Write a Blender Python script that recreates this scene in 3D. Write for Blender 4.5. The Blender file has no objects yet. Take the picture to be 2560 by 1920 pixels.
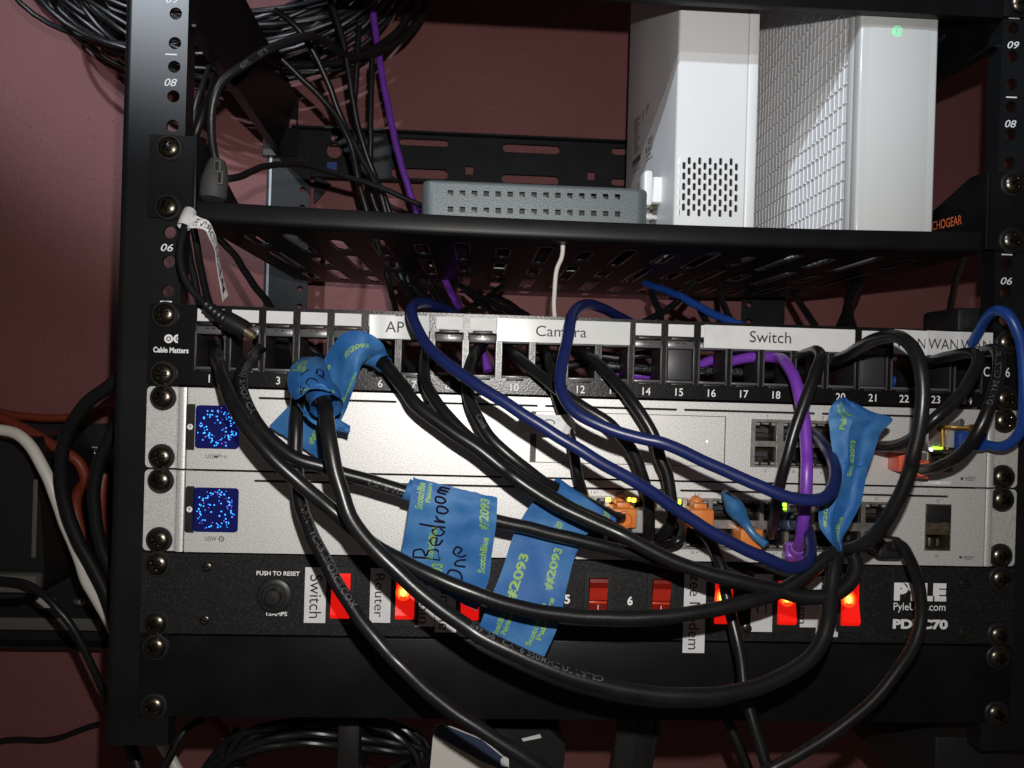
import bpy, bmesh, math, random
from mathutils import Vector, Matrix
random.seed(7)
SC = bpy.context.scene
COL = SC.collection
# ---------------------------------------------------------------- camera (mm, scaled to metres)
F, CX, CY, CZ, YAW, PIT, ROL = 2000.0, -67.978, -439.037, 185.102, -0.0501409, -0.0022466, 0.0292424
CAMP = Vector((CX, CY, CZ))
_f = Vector((-math.sin(YAW)*math.cos(PIT), math.cos(YAW)*math.cos(PIT), math.sin(PIT)))
_r0 = _f.cross(Vector((0, 0, 1))).normalized(); _u0 = _r0.cross(_f)
CR_ = math.cos(ROL)*_r0 + math.sin(ROL)*_u0
CU_ = -math.sin(ROL)*_r0 + math.cos(ROL)*_u0
CF_ = _f
cam_d = bpy.data.cameras.new('camera'); cam = bpy.data.objects.new('camera', cam_d); COL.objects.link(cam)
cam_d.sensor_width = 36; cam_d.lens = F/2560*36; cam_d.clip_start = .005; cam_d.clip_end = 50
m = Matrix((CR_, CU_, -CF_)).transposed().to_4x4(); m.translation = CAMP*.001
cam.matrix_world = m
SC.camera = cam
# ---------------------------------------------------------------- light and exposure
W = bpy.data.worlds.new('World'); SC.world = W; W.use_nodes = True
W.node_tree.nodes['Background'].inputs[0].default_value = (1.0, .80, .70, 1)
W.node_tree.nodes['Background'].inputs[1].default_value = .030
SC.view_settings.view_transform = 'Standard'; SC.view_settings.look = 'None'
SC.view_settings.exposure = .22; SC.view_settings.gamma = 1
SC.cycles.use_denoising = True
SC.cycles.max_bounces = 6
def lamp(name, kind, pos, power, color, size, target=None, spot=None, blend=.5):
    d = bpy.data.lights.new(name, kind); d.energy = power; d.color = color
    if kind in ('POINT', 'SPOT'): d.shadow_soft_size = size*.001
    if kind == 'SPOT': d.spot_size = math.radians(spot); d.spot_blend = blend
    if kind == 'AREA': d.shape = 'DISK'; d.size = size*.001
    o = bpy.data.objects.new(name, d); COL.objects.link(o); o.location = Vector(pos)*.001
    if target is not None:
        o.rotation_euler = (Vector(target)-Vector(pos)).to_track_quat('-Z', 'Y').to_euler()
    return o
FL = CAMP + CR_*11 + CU_*42 + CF_*2
lamp('phone_flash', 'SPOT', FL, 6.3, (1, .96, .91), 3.2, target=(-70, 0, 200), spot=124, blend=1.0)
KD = Vector((-.62, -1, .56))
KP = Vector((60, 60, 330)) + KD*1500
lamp('room_lamp', 'SPOT', KP, 72, (.80, .90, 1.0), 24, target=(-110, 60, 1240), spot=64, blend=.24)
KP2 = Vector((60, 60, 330)) + Vector((-.60, -1, .40))*1500
lamp('room_lamp', 'SPOT', KP2, 19, (.92, .90, .98), 8, target=(-110, 60, 1240), spot=66, blend=.24)

# ---------------------------------------------------------------- pixel helpers (measurements in the 2560x1920 photograph)
s4 = 640/2212; s5 = 560/2212
CROPS = {'A': (480, 840, s5), 'B': (640, 1240, s5), 'C': (1000, 1000, s5), 'D': (1440, 1140, s5), 'E': (1840, 1140, s5),
         'F': (1960, 780, s5), 'G': (1000, 1460, 1280/2212), 'H': (400, 0, 720/2212), 'I': (960, 680, 720/2212),
         'J': (1820, 0, 600/2212), 'L': (0, 960, 400/2212), 'M': (560, 1720, 880/2212), 'O': (0, 0, 2560/2212), 'X': (0, 0, 1.0)}
for i in range(16):
    CROPS['K%d' % (i+1)] = ((i % 4)*640, (i//4)*480, s4)
def px(c, x, y):
    a = CROPS[c]; return a[0]+x*a[2], a[1]+y*a[2]
def ray(x, y):
    return CF_ + CR_*((x-1280)/F) - CU_*((y-960)/F)
def at(x, y, Y):
    d = ray(x, y); return CAMP + d*((Y-CAMP.y)/d.y)
def atx(x, y, X):
    d = ray(x, y); return CAMP + d*((X-CAMP.x)/d.x)
def atc(c, x, y, Y): return at(*px(c, x, y), Y)
def rect(c, x0, y0, x1, y1, Y):
    """x0,x1,z0,z1 of a rectangle measured in a crop, seen on plane Y"""
    a = atc(c, x0, (y0+y1)/2, Y); b = atc(c, x1, (y0+y1)/2, Y); t = atc(c, (x0+x1)/2, y0, Y); u = atc(c, (x0+x1)/2, y1, Y)
    return a.x, b.x, u.z, t.z
def lifted(d):
    return d-(-d-24)*.45 if d is not None and d < -24 else d
def path(s):
    """'A: x,y@depth x,y ... C: ...' -> list of points; missing depths are interpolated"""
    cur = 'X'; out = []
    for tok in s.split():
        if tok.endswith(':'): cur = tok[:-1]; continue
        d = None
        if '@' in tok: tok, d = tok.split('@'); d = float(d)
        x, y = [float(v) for v in tok.split(',')]
        out.append([*px(cur, x, y), d])
    for o in out: o[2] = lifted(o[2])
    ks = [i for i, o in enumerate(out) if o[2] is not None]
    for i, o in enumerate(out):
        if o[2] is None:
            a = max([k for k in ks if k < i], default=ks[0]); b = min([k for k in ks if k > i], default=ks[-1])
            o[2] = out[a][2] if a == b else out[a][2]+(out[b][2]-out[a][2])*(i-a)/(b-a)
    return [at(*o) for o in out]
def spline(P, n=8, closed=False):
    Q = []; N = len(P)
    for i in range(N-1):
        p0 = P[max(i-1, 0)]; p1 = P[i]; p2 = P[i+1]; p3 = P[min(i+2, N-1)]
        # centripetal Catmull-Rom
        def tj(t, a, b): return t+max((b-a).length, 1e-4)**.5
        t0 = 0; t1 = tj(t0, p0, p1) if i > 0 else tj(0, p1, p2); t2 = tj(t1, p1, p2); t3 = tj(t2, p2, p3) if i < N-2 else t2+(t2-t1)
        q0 = p0 if i > 0 else p1*2-p2; q3 = p3 if i < N-2 else p2*2-p1
        for k in range(n):
            t = t1+(t2-t1)*k/n
            A1 = q0*((t1-t)/(t1-t0))+p1*((t-t0)/(t1-t0)); A2 = p1*((t2-t)/(t2-t1))+p2*((t-t1)/(t2-t1)); A3 = p2*((t3-t)/(t3-t2))+q3*((t-t2)/(t3-t2))
            B1 = A1*((t2-t)/(t2-t0))+A2*((t-t0)/(t2-t0)); B2 = A2*((t3-t)/(t3-t1))+A3*((t-t1)/(t3-t1))
            Q.append(B1*((t2-t)/(t2-t1))+B2*((t-t1)/(t2-t1)))
    Q.append(P[-1].copy()); return Q

# ---------------------------------------------------------------- materials
MATS = {}
def mat(name, col, rough=.5, metal=0, spec=.5, emit=None, estr=0, noise=None, bump=None, trans=0, coat=0, sss=0):
    m = bpy.data.materials.new(name); m.use_nodes = True; nt = m.node_tree; b = nt.nodes['Principled BSDF']
    b.inputs['Base Color'].default_value = (*col, 1); b.inputs['Roughness'].default_value = rough; b.inputs['Metallic'].default_value = metal
    b.inputs['Specular IOR Level'].default_value = spec
    if trans: b.inputs['Transmission Weight'].default_value = trans
    if coat: b.inputs['Coat Weight'].default_value = coat; b.inputs['Coat Roughness'].default_value = .12
    if emit: b.inputs['Emission Color'].default_value = (*emit, 1); b.inputs['Emission Strength'].default_value = estr
    tc = None
    def coords():
        nonlocal tc
        if tc is None: tc = nt.nodes.new('ShaderNodeTexCoord')
        return tc.outputs['Object']
    if noise:   # (scale per metre, colour b, low, high[, detail])
        n = nt.nodes.new('ShaderNodeTexNoise'); n.inputs['Scale'].default_value = noise[0]; n.inputs['Detail'].default_value = noise[4] if len(noise) > 4 else 4
        nt.links.new(coords(), n.inputs['Vector'])
        r = nt.nodes.new('ShaderNodeMapRange'); r.inputs[1].default_value = noise[2]; r.inputs[2].default_value = noise[3]
        nt.links.new(n.outputs['Fac'], r.inputs[0])
        mx = nt.nodes.new('ShaderNodeMix'); mx.data_type = 'RGBA'; mx.inputs[6].default_value = (*col, 1); mx.inputs[7].default_value = (*noise[1], 1)
        nt.links.new(r.outputs[0], mx.inputs[0]); nt.links.new(mx.outputs[2], b.inputs['Base Color'])
    if bump:    # list of (scale, strength, distance mm)
        prev = None
        for sc_, st, di in bump:
            n = nt.nodes.new('ShaderNodeTexNoise'); n.inputs['Scale'].default_value = sc_; n.inputs['Detail'].default_value = 3
            nt.links.new(coords(), n.inputs['Vector'])
            bp = nt.nodes.new('ShaderNodeBump'); bp.inputs['Strength'].default_value = st; bp.inputs['Distance'].default_value = di*.001
            nt.links.new(n.outputs['Fac'], bp.inputs['Height'])
            if prev: nt.links.new(prev.outputs[0], bp.inputs['Normal'])
            prev = bp
        nt.links.new(prev.outputs[0], b.inputs['Normal'])
    MATS[name] = m; return m
mat('wall_paint', (.222, .085, .086), .62, spec=.3, noise=(9, (.195, .073, .073), .35, .7), bump=[(330, .55, 1.2), (90, .35, 1.5)])
mat('powder_black', (.0045, .0047, .0055), .42, spec=.24, noise=(40, (.007, .0075, .0085), .4, .65), bump=[(1500, .18, .25)])
mat('rail_black', (.0055, .0062, .0075), .34, spec=.42, noise=(25, (.009, .0105, .012), .35, .7), bump=[(1200, .10, .2)])
mat('panel_black', (.005, .005, .0055), .29, spec=.38, bump=[(1100, .34, .3)])
mat('speckle_black', (.0065, .0065, .007), .55, spec=.3, noise=(900, (.024, .024, .025), .52, .74, 2), bump=[(900, .5, .4)])
mat('silver', (.58, .578, .572), .48, metal=.42, spec=.4, noise=(1250, (.76, .757, .745), .38, .62, 2), bump=[(1250, .13, .25)])
mat('groove', (.035, .033, .033), .7)
mat('dark_gap', (.006, .006, .006), .8)
mat('white_print', (.80, .81, .82), .6)
mat('grey_print', (.085, .085, .085), .6)
mat('faint_print', (.20, .20, .20), .6)
mat('paper', (.66, .67, .68), .6, noise=(120, (.60, .61, .62), .4, .7))
mat('paper_gloss', (.58, .60, .60), .22, spec=.5, noise=(60, (.54, .56, .56), .4, .7))
mat('paper_ink', (.02, .02, .022), .6)
mat('cable_black', (.0060, .0060, .0065), .32, spec=.45, noise=(60, (.010, .010, .0105), .4, .7), bump=[(700, .10, .3), (140, .10, .7)])
mat('cable_thin', (.008, .008, .009), .40, spec=.45, bump=[(450, .2, .5)])
mat('cable_print', (.075, .078, .086), .6)
mat('cable_blue', (.006, .012, .070), .36, spec=.5, noise=(70, (.008, .015, .088), .4, .7), bump=[(300, .12, .5)])
mat('cable_bright_blue', (.010, .050, .25), .36, spec=.5, bump=[(300, .12, .5)])
mat('cable_purple', (.15, .035, .36), .36, spec=.5, noise=(90, (.18, .045, .42), .4, .7), bump=[(300, .12, .5)])
mat('cable_orange', (.18, .028, .013), .5, bump=[(300, .1, .5)])
mat('cable_white', (.62, .60, .56), .42, bump=[(300, .08, .5)])
mat('tape_blue', (.014, .092, .285), .58, spec=.3, noise=(45, (.06, .19, .38), .42, .78), bump=[(1400, .45, .3), (110, .3, 1.0)])
mat('tape_print', (.20, .36, .06), .55, noise=(300, (.09, .26, .12), .48, .68))
mat('marker_ink', (.006, .004, .014), .8, spec=.1)
mat('screw_metal', (.16, .14, .11), .28, metal=1.0, noise=(250, (.09, .08, .065), .4, .6))
mat('bright_screw', (.5, .5, .49), .3, metal=1.0)
mat('washer_black', (.016, .016, .017), .38, spec=.55)
mat('port_metal', (.58, .56, .53), .36, metal=.9, noise=(300, (.45, .42, .38), .4, .6))
mat('glossy_black', (.010, .010, .011), .16, spec=1.0)
mat('port_dark', (.012, .012, .012), .5)
mat('gold', (.62, .40, .12), .3, metal=1.0)
mat('brass_cage', (.40, .35, .25), .35, metal=.9, noise=(250, (.20, .16, .10), .4, .6))
mat('key_grey', (.085, .085, .09), .30, spec=.6, bump=[(900, .3, .2)])
mat('key_black', (.017, .017, .018), .4)
mat('blank_grey', (.030, .030, .032), .45)
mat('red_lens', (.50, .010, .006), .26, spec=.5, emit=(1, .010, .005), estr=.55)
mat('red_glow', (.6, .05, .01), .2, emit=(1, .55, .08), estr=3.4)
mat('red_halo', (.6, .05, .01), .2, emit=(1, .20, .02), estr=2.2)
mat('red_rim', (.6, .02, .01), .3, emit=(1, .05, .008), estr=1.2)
mat('red_off', (.17, .007, .003), .34, spec=.3)
mat('red_edge_glint', (.55, .05, .02), .3)
mat('red_top_sheen', (.40, .022, .010), .34, spec=.4)
mat('lens_mark', (.75, .45, .40), .4)
mat('orange_boot', (.62, .19, .04), .42, noise=(150, (.55, .15, .03), .4, .7))
mat('red_boot', (.62, .095, .05), .42)
mat('purple_boot', (.20, .06, .42), .38)
mat('blue_boot', (.022, .11, .28), .32, spec=.5, noise=(200, (.05, .16, .30), .4, .7))
mat('navy_boot', (.03, .045, .09), .35)
mat('clear_plastic', (.62, .62, .62), .15, trans=.55)
mat('white_plastic', (.72, .735, .745), .40, spec=.45, noise=(20, (.69, .705, .715), .4, .6))
mat('white_grille', (.72, .73, .745), .38, spec=.45)
mat('white_gloss', (.60, .62, .615), .12, spec=.5, coat=.5)
mat('hammered_grey', (.115, .134, .142), .42, metal=.3, spec=.5, noise=(1000, (.145, .168, .177), .4, .65, 2), bump=[(900, .38, .35)])
mat('black_plastic', (.012, .012, .0125), .42, bump=[(700, .15, .3)])
mat('grey_plug', (.055, .055, .058), .5, bump=[(500, .25, .4)])
mat('screen_blue', (.003, .004, .03), .25, emit=(.002, .003, .045), estr=1.0)
mat('dot_cyan', (0, .1, .3), .5, emit=(.03, .32, 1), estr=2.2)
mat('dot_violet', (.1, 0, .3), .5, emit=(.30, .12, .95), estr=1.4)
mat('led_yellow', (.6, .4, .05), .4, emit=(1, .55, .03), estr=6)
mat('led_green', (.2, .6, .05), .4, emit=(.30, 1, .02), estr=4)
mat('led_white', (.6, .6, .7), .4, emit=(.8, .8, 1), estr=3)
mat('led_mint', (.2, .6, .3), .4, emit=(.08, .80, .32), estr=.8)
mat('orange_print', (.72, .17, .05), .5)
mat('plate_dark', (.010, .010, .011), .5, bump=[(500, .1, .3)])
mat('back_plate', (.50, .48, .44), .6)
mat('dusty_grey', (.10, .095, .085), .8)
mat('lit_edge', (.20, .205, .21), .5, metal=1.0)
mat('rear_steel', (.009, .010, .012), .5, spec=.2, noise=(40, (.014, .016, .018), .4, .7), bump=[(600, .12, .4)])
mat('blue_sticker', (.02, .06, .25), .5)
# ---------------------------------------------------------------- mesh builder
class MB:
    def __init__(s): s.v = []; s.f = []; s.m = []
    def add(s, vs, fs, mt):
        b = len(s.v); s.v += [Vector(v) for v in vs]; s.f += [tuple(b+i for i in f) for f in fs]; s.m += [mt]*len(fs); return s
    def box(s, x0, x1, y0, y1, z0, z1, mt, r=0, seg=2):
        if x1 < x0: x0, x1 = x1, x0
        if y1 < y0: y0, y1 = y1, y0
        if z1 < z0: z0, z1 = z1, z0
        if r <= 0:
            vs = [(x, y, z) for x in (x0, x1) for y in (y0, y1) for z in (z0, z1)]
            return s.add(vs, [(0, 1, 3, 2), (4, 6, 7, 5), (0, 4, 5, 1), (2, 3, 7, 6), (0, 2, 6, 4), (1, 5, 7, 3)], mt)
        bm = bmesh.new(); bmesh.ops.create_cube(bm, size=1)
        for v in bm.verts: v.co = Vector(((x0+x1)/2+v.co.x*(x1-x0), (y0+y1)/2+v.co.y*(y1-y0), (z0+z1)/2+v.co.z*(z1-z0)))
        bmesh.ops.bevel(bm, geom=list(bm.edges), offset=r, segments=seg, affect='EDGES', profile=.5)
        return s.bm(bm, mt)
    def bm(s, bm, mt, M=None):
        bm.verts.index_update(); vs = [(M @ v.co if M else v.co.copy()) for v in bm.verts]; fs = [tuple(v.index for v in f.verts) for f in bm.faces]
        bm.free(); return s.add(vs, fs, mt)
    def prism(s, pts, f, w0, w1, mt):
        """pts: 2-D outline, f(u,v,w) -> point; side walls and caps"""
        n = len(pts); vs = [f(u, v, w0) for u, v in pts]+[f(u, v, w1) for u, v in pts]
        fs = [tuple(range(n)), tuple(range(2*n-1, n-1, -1))]+[(i, i+n, (i+1) % n+n, (i+1) % n) for i in range(n)]
        return s.add(vs, fs, mt)
    def tube(s, P, r, mt, n=12, cap=True, twist=0):
        """P list of points, r number or list"""
        N = len(P); R = r if isinstance(r, (list, tuple)) else [r]*N
        T = [((P[min(i+1, N-1)]-P[max(i-1, 0)])).normalized() for i in range(N)]
        a = T[0].cross(Vector((0, 0, 1)));  a = a if a.length > .1 else T[0].cross(Vector((1, 0, 0))); a.normalize()
        vs = []
        for i in range(N):
            a = (a-T[i]*a.dot(T[i])).normalized(); b = T[i].cross(a)
            for k in range(n):
                t = 2*math.pi*k/n+twist*i; vs.append(P[i]+(a*math.cos(t)+b*math.sin(t))*R[i])
        fs = [(i*n+k, i*n+(k+1) % n, (i+1)*n+(k+1) % n, (i+1)*n+k) for i in range(N-1) for k in range(n)]
        if cap: fs += [tuple(range(n-1, -1, -1)), tuple((N-1)*n+k for k in range(n))]
        return s.add(vs, fs, mt)
    def lathe(s, prof, c, ax, mt, n=28):
        """prof: (r, h) pairs along axis ax from centre c"""
        ax = Vector(ax).normalized(); a = ax.cross(Vector((0, 0, 1))); a = a if a.length > .1 else ax.cross(Vector((1, 0, 0))); a.normalize(); b = ax.cross(a); c = Vector(c)
        vs = []
        for r, h in prof:
            for k in range(n):
                t = 2*math.pi*k/n; vs.append(c+ax*h+(a*math.cos(t)+b*math.sin(t))*r)
        N = len(prof); fs = [(i*n+k, i*n+(k+1) % n, (i+1)*n+(k+1) % n, (i+1)*n+k) for i in range(N-1) for k in range(n)]
        if prof[0][0] > 0: fs.append(tuple(range(n-1, -1, -1)))
        if prof[-1][0] > 0: fs.append(tuple((N-1)*n+k for k in range(n)))
        return s.add(vs, fs, mt)
    def plate(s, u0, u1, v0, v1, holes, w0, w1, f, mt, sub=()):
        """plate in (u,v), thickness w0..w1, with real holes (cu,cv,hw,hh,kind: r rect, o round, s rounded slot)"""
        us = {u0, u1, *sub}; vs_ = {v0, v1}; bbs = []
        for cu, cv, hw, hh, k in holes:
            p = 0 if k == 'r' else min(hw, hh)*.25
            bb = (cu-hw-p, cu+hw+p, cv-hh-p, cv+hh+p); bbs.append(bb); us |= {bb[0], bb[1]}; vs_ |= {bb[2], bb[3]}
        us = sorted(us); vs_ = sorted(vs_)
        us = [u for i, u in enumerate(us) if i == 0 or u-us[i-1] > 1e-5]; vs_ = [v for i, v in enumerate(vs_) if i == 0 or v-vs_[i-1] > 1e-5]
        for i in range(len(us)-1):
            for j in range(len(vs_)-1):
                a, b, c, d = us[i], us[i+1], vs_[j], vs_[j+1]; mu, mv = (a+b)/2, (c+d)/2
                if any(q[0] < mu < q[1] and q[2] < mv < q[3] for q in bbs): continue
                for w, fl in ((w0, 0), (w1, 1)):
                    q = [f(a, c, w), f(b, c, w), f(b, d, w), f(a, d, w)]; s.add(q[::-1] if fl else q, [(0, 1, 2, 3)], mt)
        ring = [(u, v0) for u in us]+[(u1, v) for v in vs_[1:]]+[(u, v1) for u in us[::-1][1:]]+[(u0, v) for v in vs_[::-1][1:-1]]
        n = len(ring); s.add([f(u, v, w0) for u, v in ring]+[f(u, v, w1) for u, v in ring], [(i, i+n, (i+1) % n+n, (i+1) % n) for i in range(n)], mt)
        for (cu, cv, hw, hh, k), bb in zip(holes, bbs):
            if k == 'r':
                o = [(bb[0], bb[2]), (bb[1], bb[2]), (bb[1], bb[3]), (bb[0], bb[3])]; outer = None
            elif k == 's':
                o = []; outer = []; R = min(hw, hh); p = R*.25; lx, ly = hw-R, hh-R
                for q in range(32):
                    t = 2*math.pi*(q+.5)/32 if False else math.pi/4*(q/4)+.0
                    for ex in ((1,) if (lx < 1e-6 or abs(math.cos(t)) > 1e-6) and (ly < 1e-6 or abs(math.sin(t)) > 1e-6) else (1, -1)):
                        dx, dy = math.cos(t), math.sin(t)
                        sx_ = (1 if dx > 0 else -1) if abs(dx) > 1e-6 else (ex if dy < 0 else -ex)
                        sy_ = (1 if dy > 0 else -1) if abs(dy) > 1e-6 else (ex if dx > 0 else -ex)
                        if ex == 1 and not (abs(dx) > 1e-6 and abs(dy) > 1e-6):   # first of two axis points
                            sx_ = sx_ if abs(dx) > 1e-6 else (1 if dy > 0 else -1); sy_ = sy_ if abs(dy) > 1e-6 else (-1 if dx > 0 else 1)
                        elif ex == -1:
                            sx_ = sx_ if abs(dx) > 1e-6 else (-1 if dy > 0 else 1); sy_ = sy_ if abs(dy) > 1e-6 else (1 if dx > 0 else -1)
                        ox, oy = cu+sx_*lx, cv+sy_*ly
                        o.append((ox+dx*R, oy+dy*R)); kk = min((R+p)/max(abs(dx), 1e-9), (R+p)/max(abs(dy), 1e-9)); outer.append((ox+dx*kk, oy+dy*kk))
            else:
                o = []; outer = []
                angs = sorted({2*math.pi*q/32 for q in range(32)} | {math.atan2(sy*(bb[3]-cv), sx*(bb[1]-cu)) % (2*math.pi) for sx in (1, -1) for sy in (1, -1)})
                for t in angs:
                    dx, dy = math.cos(t), math.sin(t); o.append((cu+dx*hw, cv+dy*hh))
                    kx = (bb[1]-cu)/abs(dx) if abs(dx) > 1e-9 else 1e9; ky = (bb[3]-cv)/abs(dy) if abs(dy) > 1e-9 else 1e9; kk = min(kx, ky)
                    outer.append((cu+dx*kk, cv+dy*kk))
            if outer:
                n = len(o)
                for w, fl in ((w0, 0), (w1, 1)):
                    fs = [(i, (i+1) % n, (i+1) % n+n, i+n) for i in range(n)]
                    s.add([f(u, v, w) for u, v in outer]+[f(u, v, w) for u, v in o], [q[::-1] for q in fs] if fl else fs, mt)
            n = len(o); s.add([f(u, v, w0) for u, v in o]+[f(u, v, w1) for u, v in o], [(i, (i+1) % n, (i+1) % n+n, i+n) for i in range(n)], mt)
        return s
    def digits(s, t, cx, cz, h, Y, mt, bold=.05):
        w = glyphs(t, bold, 0); w = h*w[2]/w[3]*.96; return s.text(t, (cx-w/2, cx+w/2, cz-h/2, cz+h/2), Y, mt, bold=bold)
    def text(s, t, box, Y, mt, mode='h', bold=0, shear=0, fit=True, off=.12):
        """flat text in box (x0,x1,z0,z1) on the front of plane Y; mode h / down (reads downwards) / up"""
        V, Fc, w, h = glyphs(t, bold, shear); x0, x1, z0, z1 = box; o = []
        for a, b in V:
            u, v = a/w, b/h
            if mode == 'h': o.append((x0+u*(x1-x0), Y-off, z0+v*(z1-z0)))
            elif mode == 'down': o.append((x0+v*(x1-x0), Y-off, z1-u*(z1-z0)))
            else: o.append((x1-v*(x1-x0), Y-off, z0+u*(z1-z0)))
        return s.add(o, Fc, mt)
    def disc(s, c, r, mt, n=14, ax=(0, -1, 0), rz=None):
        c = Vector(c); rz = rz or r
        return s.add([c+Vector((math.cos(2*math.pi*k/n)*r, 0, math.sin(2*math.pi*k/n)*rz)) for k in range(n)], [tuple(range(n))], mt)
    def ring(s, c, r0, r1, mt, n=24, a0=0, a1=360, Y=None):
        c = Vector(c); k_ = n+1
        vs = [c+Vector((math.cos(math.radians(a0+(a1-a0)*k/n))*r, 0, math.sin(math.radians(a0+(a1-a0)*k/n))*r)) for r in (r0, r1) for k in range(k_)]
        return s.add(vs, [(k, k+1, k+1+k_, k+k_) for k in range(n)], mt)
_G = {}
def glyphs(t, bold=0, shear=0):
    key = (t, bold, shear)
    if key not in _G:
        cu = bpy.data.curves.new('text', 'FONT'); cu.body = t; cu.size = 10; cu.shear = shear; cu.offset = bold; cu.resolution_u = 4
        ob = bpy.data.objects.new('text', cu); me = ob.to_mesh()
        V = [(v.co.x, v.co.y) for v in me.vertices]; Fc = [tuple(p.vertices) for p in me.polygons]
        ob.to_mesh_clear(); bpy.data.objects.remove(ob); bpy.data.curves.remove(cu)
        mx = min(a for a, b in V); my = min(b for a, b in V); w = max(a for a, b in V)-mx; h = max(b for a, b in V)-my
        _G[key] = ([(a-mx, b-my) for a, b in V], Fc, w, h)
    return _G[key]
BASE = {}
def link(o, parent=None):
    COL.objects.link(o)
    if parent is not None: o.parent = parent; BASE[o.name] = BASE[parent.name]
def thing(name, base, label, cat, group=None):
    o = bpy.data.objects.new(name, None); o.empty_display_size = .01; COL.objects.link(o); o.location = Vector(base)*.001; BASE[o.name] = Vector(base)
    tag(o, label, cat, group); return o
def tag(o, label, cat, group=None):
    o['label'] = label; o['category'] = cat
    if group: o['group'] = group
    return o
def obj(name, mb, parent=None, base=None, label=None, flat=False, angle=32):
    me = bpy.data.meshes.new(name)
    if parent is not None: b = BASE[parent.name]
    else:
        b = Vector(base) if base is not None else mb.v[0].copy()
    me.from_pydata([(v-b)*.001 for v in mb.v], [], mb.f)
    keys = []
    for k in mb.m:
        if k not in keys: keys.append(k)
    for k in keys: me.materials.append(MATS[k])
    idx = {k: i for i, k in enumerate(keys)}
    me.polygons.foreach_set('material_index', [idx[k] for k in mb.m])
    me.polygons.foreach_set('use_smooth', [not flat]*len(mb.f))
    me.validate(); me.update()
    if not flat: me.set_sharp_from_angle(angle=math.radians(angle))
    o = bpy.data.objects.new(name, me); COL.objects.link(o)
    if parent is not None: o.parent = parent; BASE[o.name] = BASE[parent.name]
    else: o.location = b*.001; BASE[o.name] = b
    if label: o['label'] = label
    return o
def dup(o, offset, parent):
    c = o.copy(); COL.objects.link(c); c.parent = parent; c.location = Vector(offset)*.001; BASE[c.name] = BASE[parent.name]; return c
XZ = lambda u, v, w: Vector((u, w, v))

# ---------------------------------------------------------------- cables and tape
def frame_at(P, i):
    N = len(P); T = (P[min(i+1, N-1)]-P[max(i-1, 0)]).normalized(); V = (CAMP-P[i]).normalized()
    Nn = (V-T*V.dot(T)).normalized(); return T, Nn, Nn.cross(T)
def cable_mb(P, r, mt, prints=(), n=14, mb=None):
    mb = mb or MB(); mb.tube(P, r, mt, n=n)
    L = [0]
    for i in range(1, len(P)): L.append(L[-1]+(P[i]-P[i-1]).length)
    for t, s0, h, tilt in prints:   # text, start fraction, letter height mm, angle
        V, Fc, w, hh = glyphs(t, .02, 0); k = h/7.2; s_ = s0*L[-1]; o = []
        for a, b in V:
            d = min(s_+a*k, L[-1]-.01); i = max(j for j in range(len(L)-1) if L[j] <= d); q = (d-L[i])/max(L[i+1]-L[i], 1e-6)
            T, Nn, Bn = frame_at(P, i); T2, N2, B2 = frame_at(P, i+1)
            c = P[i].lerp(P[i+1], q); Nn = Nn.lerp(N2, q).normalized(); Bn = Bn.lerp(B2, q).normalized()
            ph = tilt+(b*k-h*.5)/r
            o.append(c+(Nn*math.cos(ph)+Bn*math.sin(ph))*(r+.06))
        mb.add(o, Fc, 'cable_print')
    return mb
def cable(name, spec, r, mt, label, cat='cable', group=None, prints=(), n=14, res=8, wob=.15):
    P = path(spec) if isinstance(spec, str) else spec
    i = 1
    while i < len(P)-1:   # drop measured points that double back
        a, b = P[i]-P[i-1], P[i+1]-P[i]
        if a.length < 3 or (a.angle(b) > .9 and min(a.length, b.length) < 10 and a.length+b.length > 4 and i > 2): P.pop(i)
        else: i += 1
    for _ in range(1):    # ease the measured depths
        Q_ = [p.copy() for p in P]
        for i in range(2, len(P)-2):
            d0 = (P[i]-CAMP); k = d0.y; m_ = (P[i-1].y+P[i].y*2+P[i+1].y)/4-CAMP.y; Q_[i] = CAMP+d0*(m_/k)
        P = Q_
    P = spline(P, res)
    for _ in range(14): P = [P[0]]+[P[i]*.5+(P[i-1]+P[i+1])*.25 for i in range(1, len(P)-1)]+[P[-1]]
    if wob:
        ph = [random.uniform(0, 6.3) for _ in range(6)]; d = 0
        for i in range(1, len(P)-1):
            d += (P[i]-P[i-1]).length
            P[i] = P[i]+Vector((math.sin(d*.11+ph[0])+.5*math.sin(d*.29+ph[1]), math.sin(d*.09+ph[2]), math.sin(d*.10+ph[3])+.5*math.sin(d*.31+ph[4])))*wob
    o = obj(name, cable_mb(P, r, mt, prints, n), base=P[0], angle=60)
    tag(o, label, cat, group); o['_p'] = 0; del o['_p']
    return o, P
def sheet(secs, nu=16, ns=5, bulge=0):
    """secs: (crop, lx, ly, ld, rx, ry, rd) cross sections -> grid of points, rows along the strip"""
    Ls = spline([at(*px(c, a, b), lifted(d)) for c, a, b, d, e, f_, g in secs], ns); Rs = spline([at(*px(c, e, f_), lifted(g)) for c, a, b, d, e, f_, g in secs], ns)
    rj = random.Random(int(abs(secs[0][1])*7+len(secs))); sd = rj.uniform(0, 6)
    jit = [Vector((rj.uniform(-.15, .15), 0, rj.uniform(-.28, .28))) for _ in range(nu+1)]
    G = []
    for i, (l, r) in enumerate(zip(Ls, Rs)):
        row = []
        for k in range(nu+1):
            u = k/nu; p = l.lerp(r, u); d = (CAMP-p).normalized(); bl = bulge(i/(len(Ls)-1)) if callable(bulge) else bulge
            row.append(p+d*bl*4*u*(1-u)+d*(math.sin(u*7+i*.9+sd)*.36+math.sin(u*13-i*.7+2*sd)*.20+math.sin(u*4-i*.31+sd)*.32)+(jit[k] if i in (0, len(Ls)-1) else Vector((0, 0, 0))))
        G.append(row)
    return G
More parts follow.
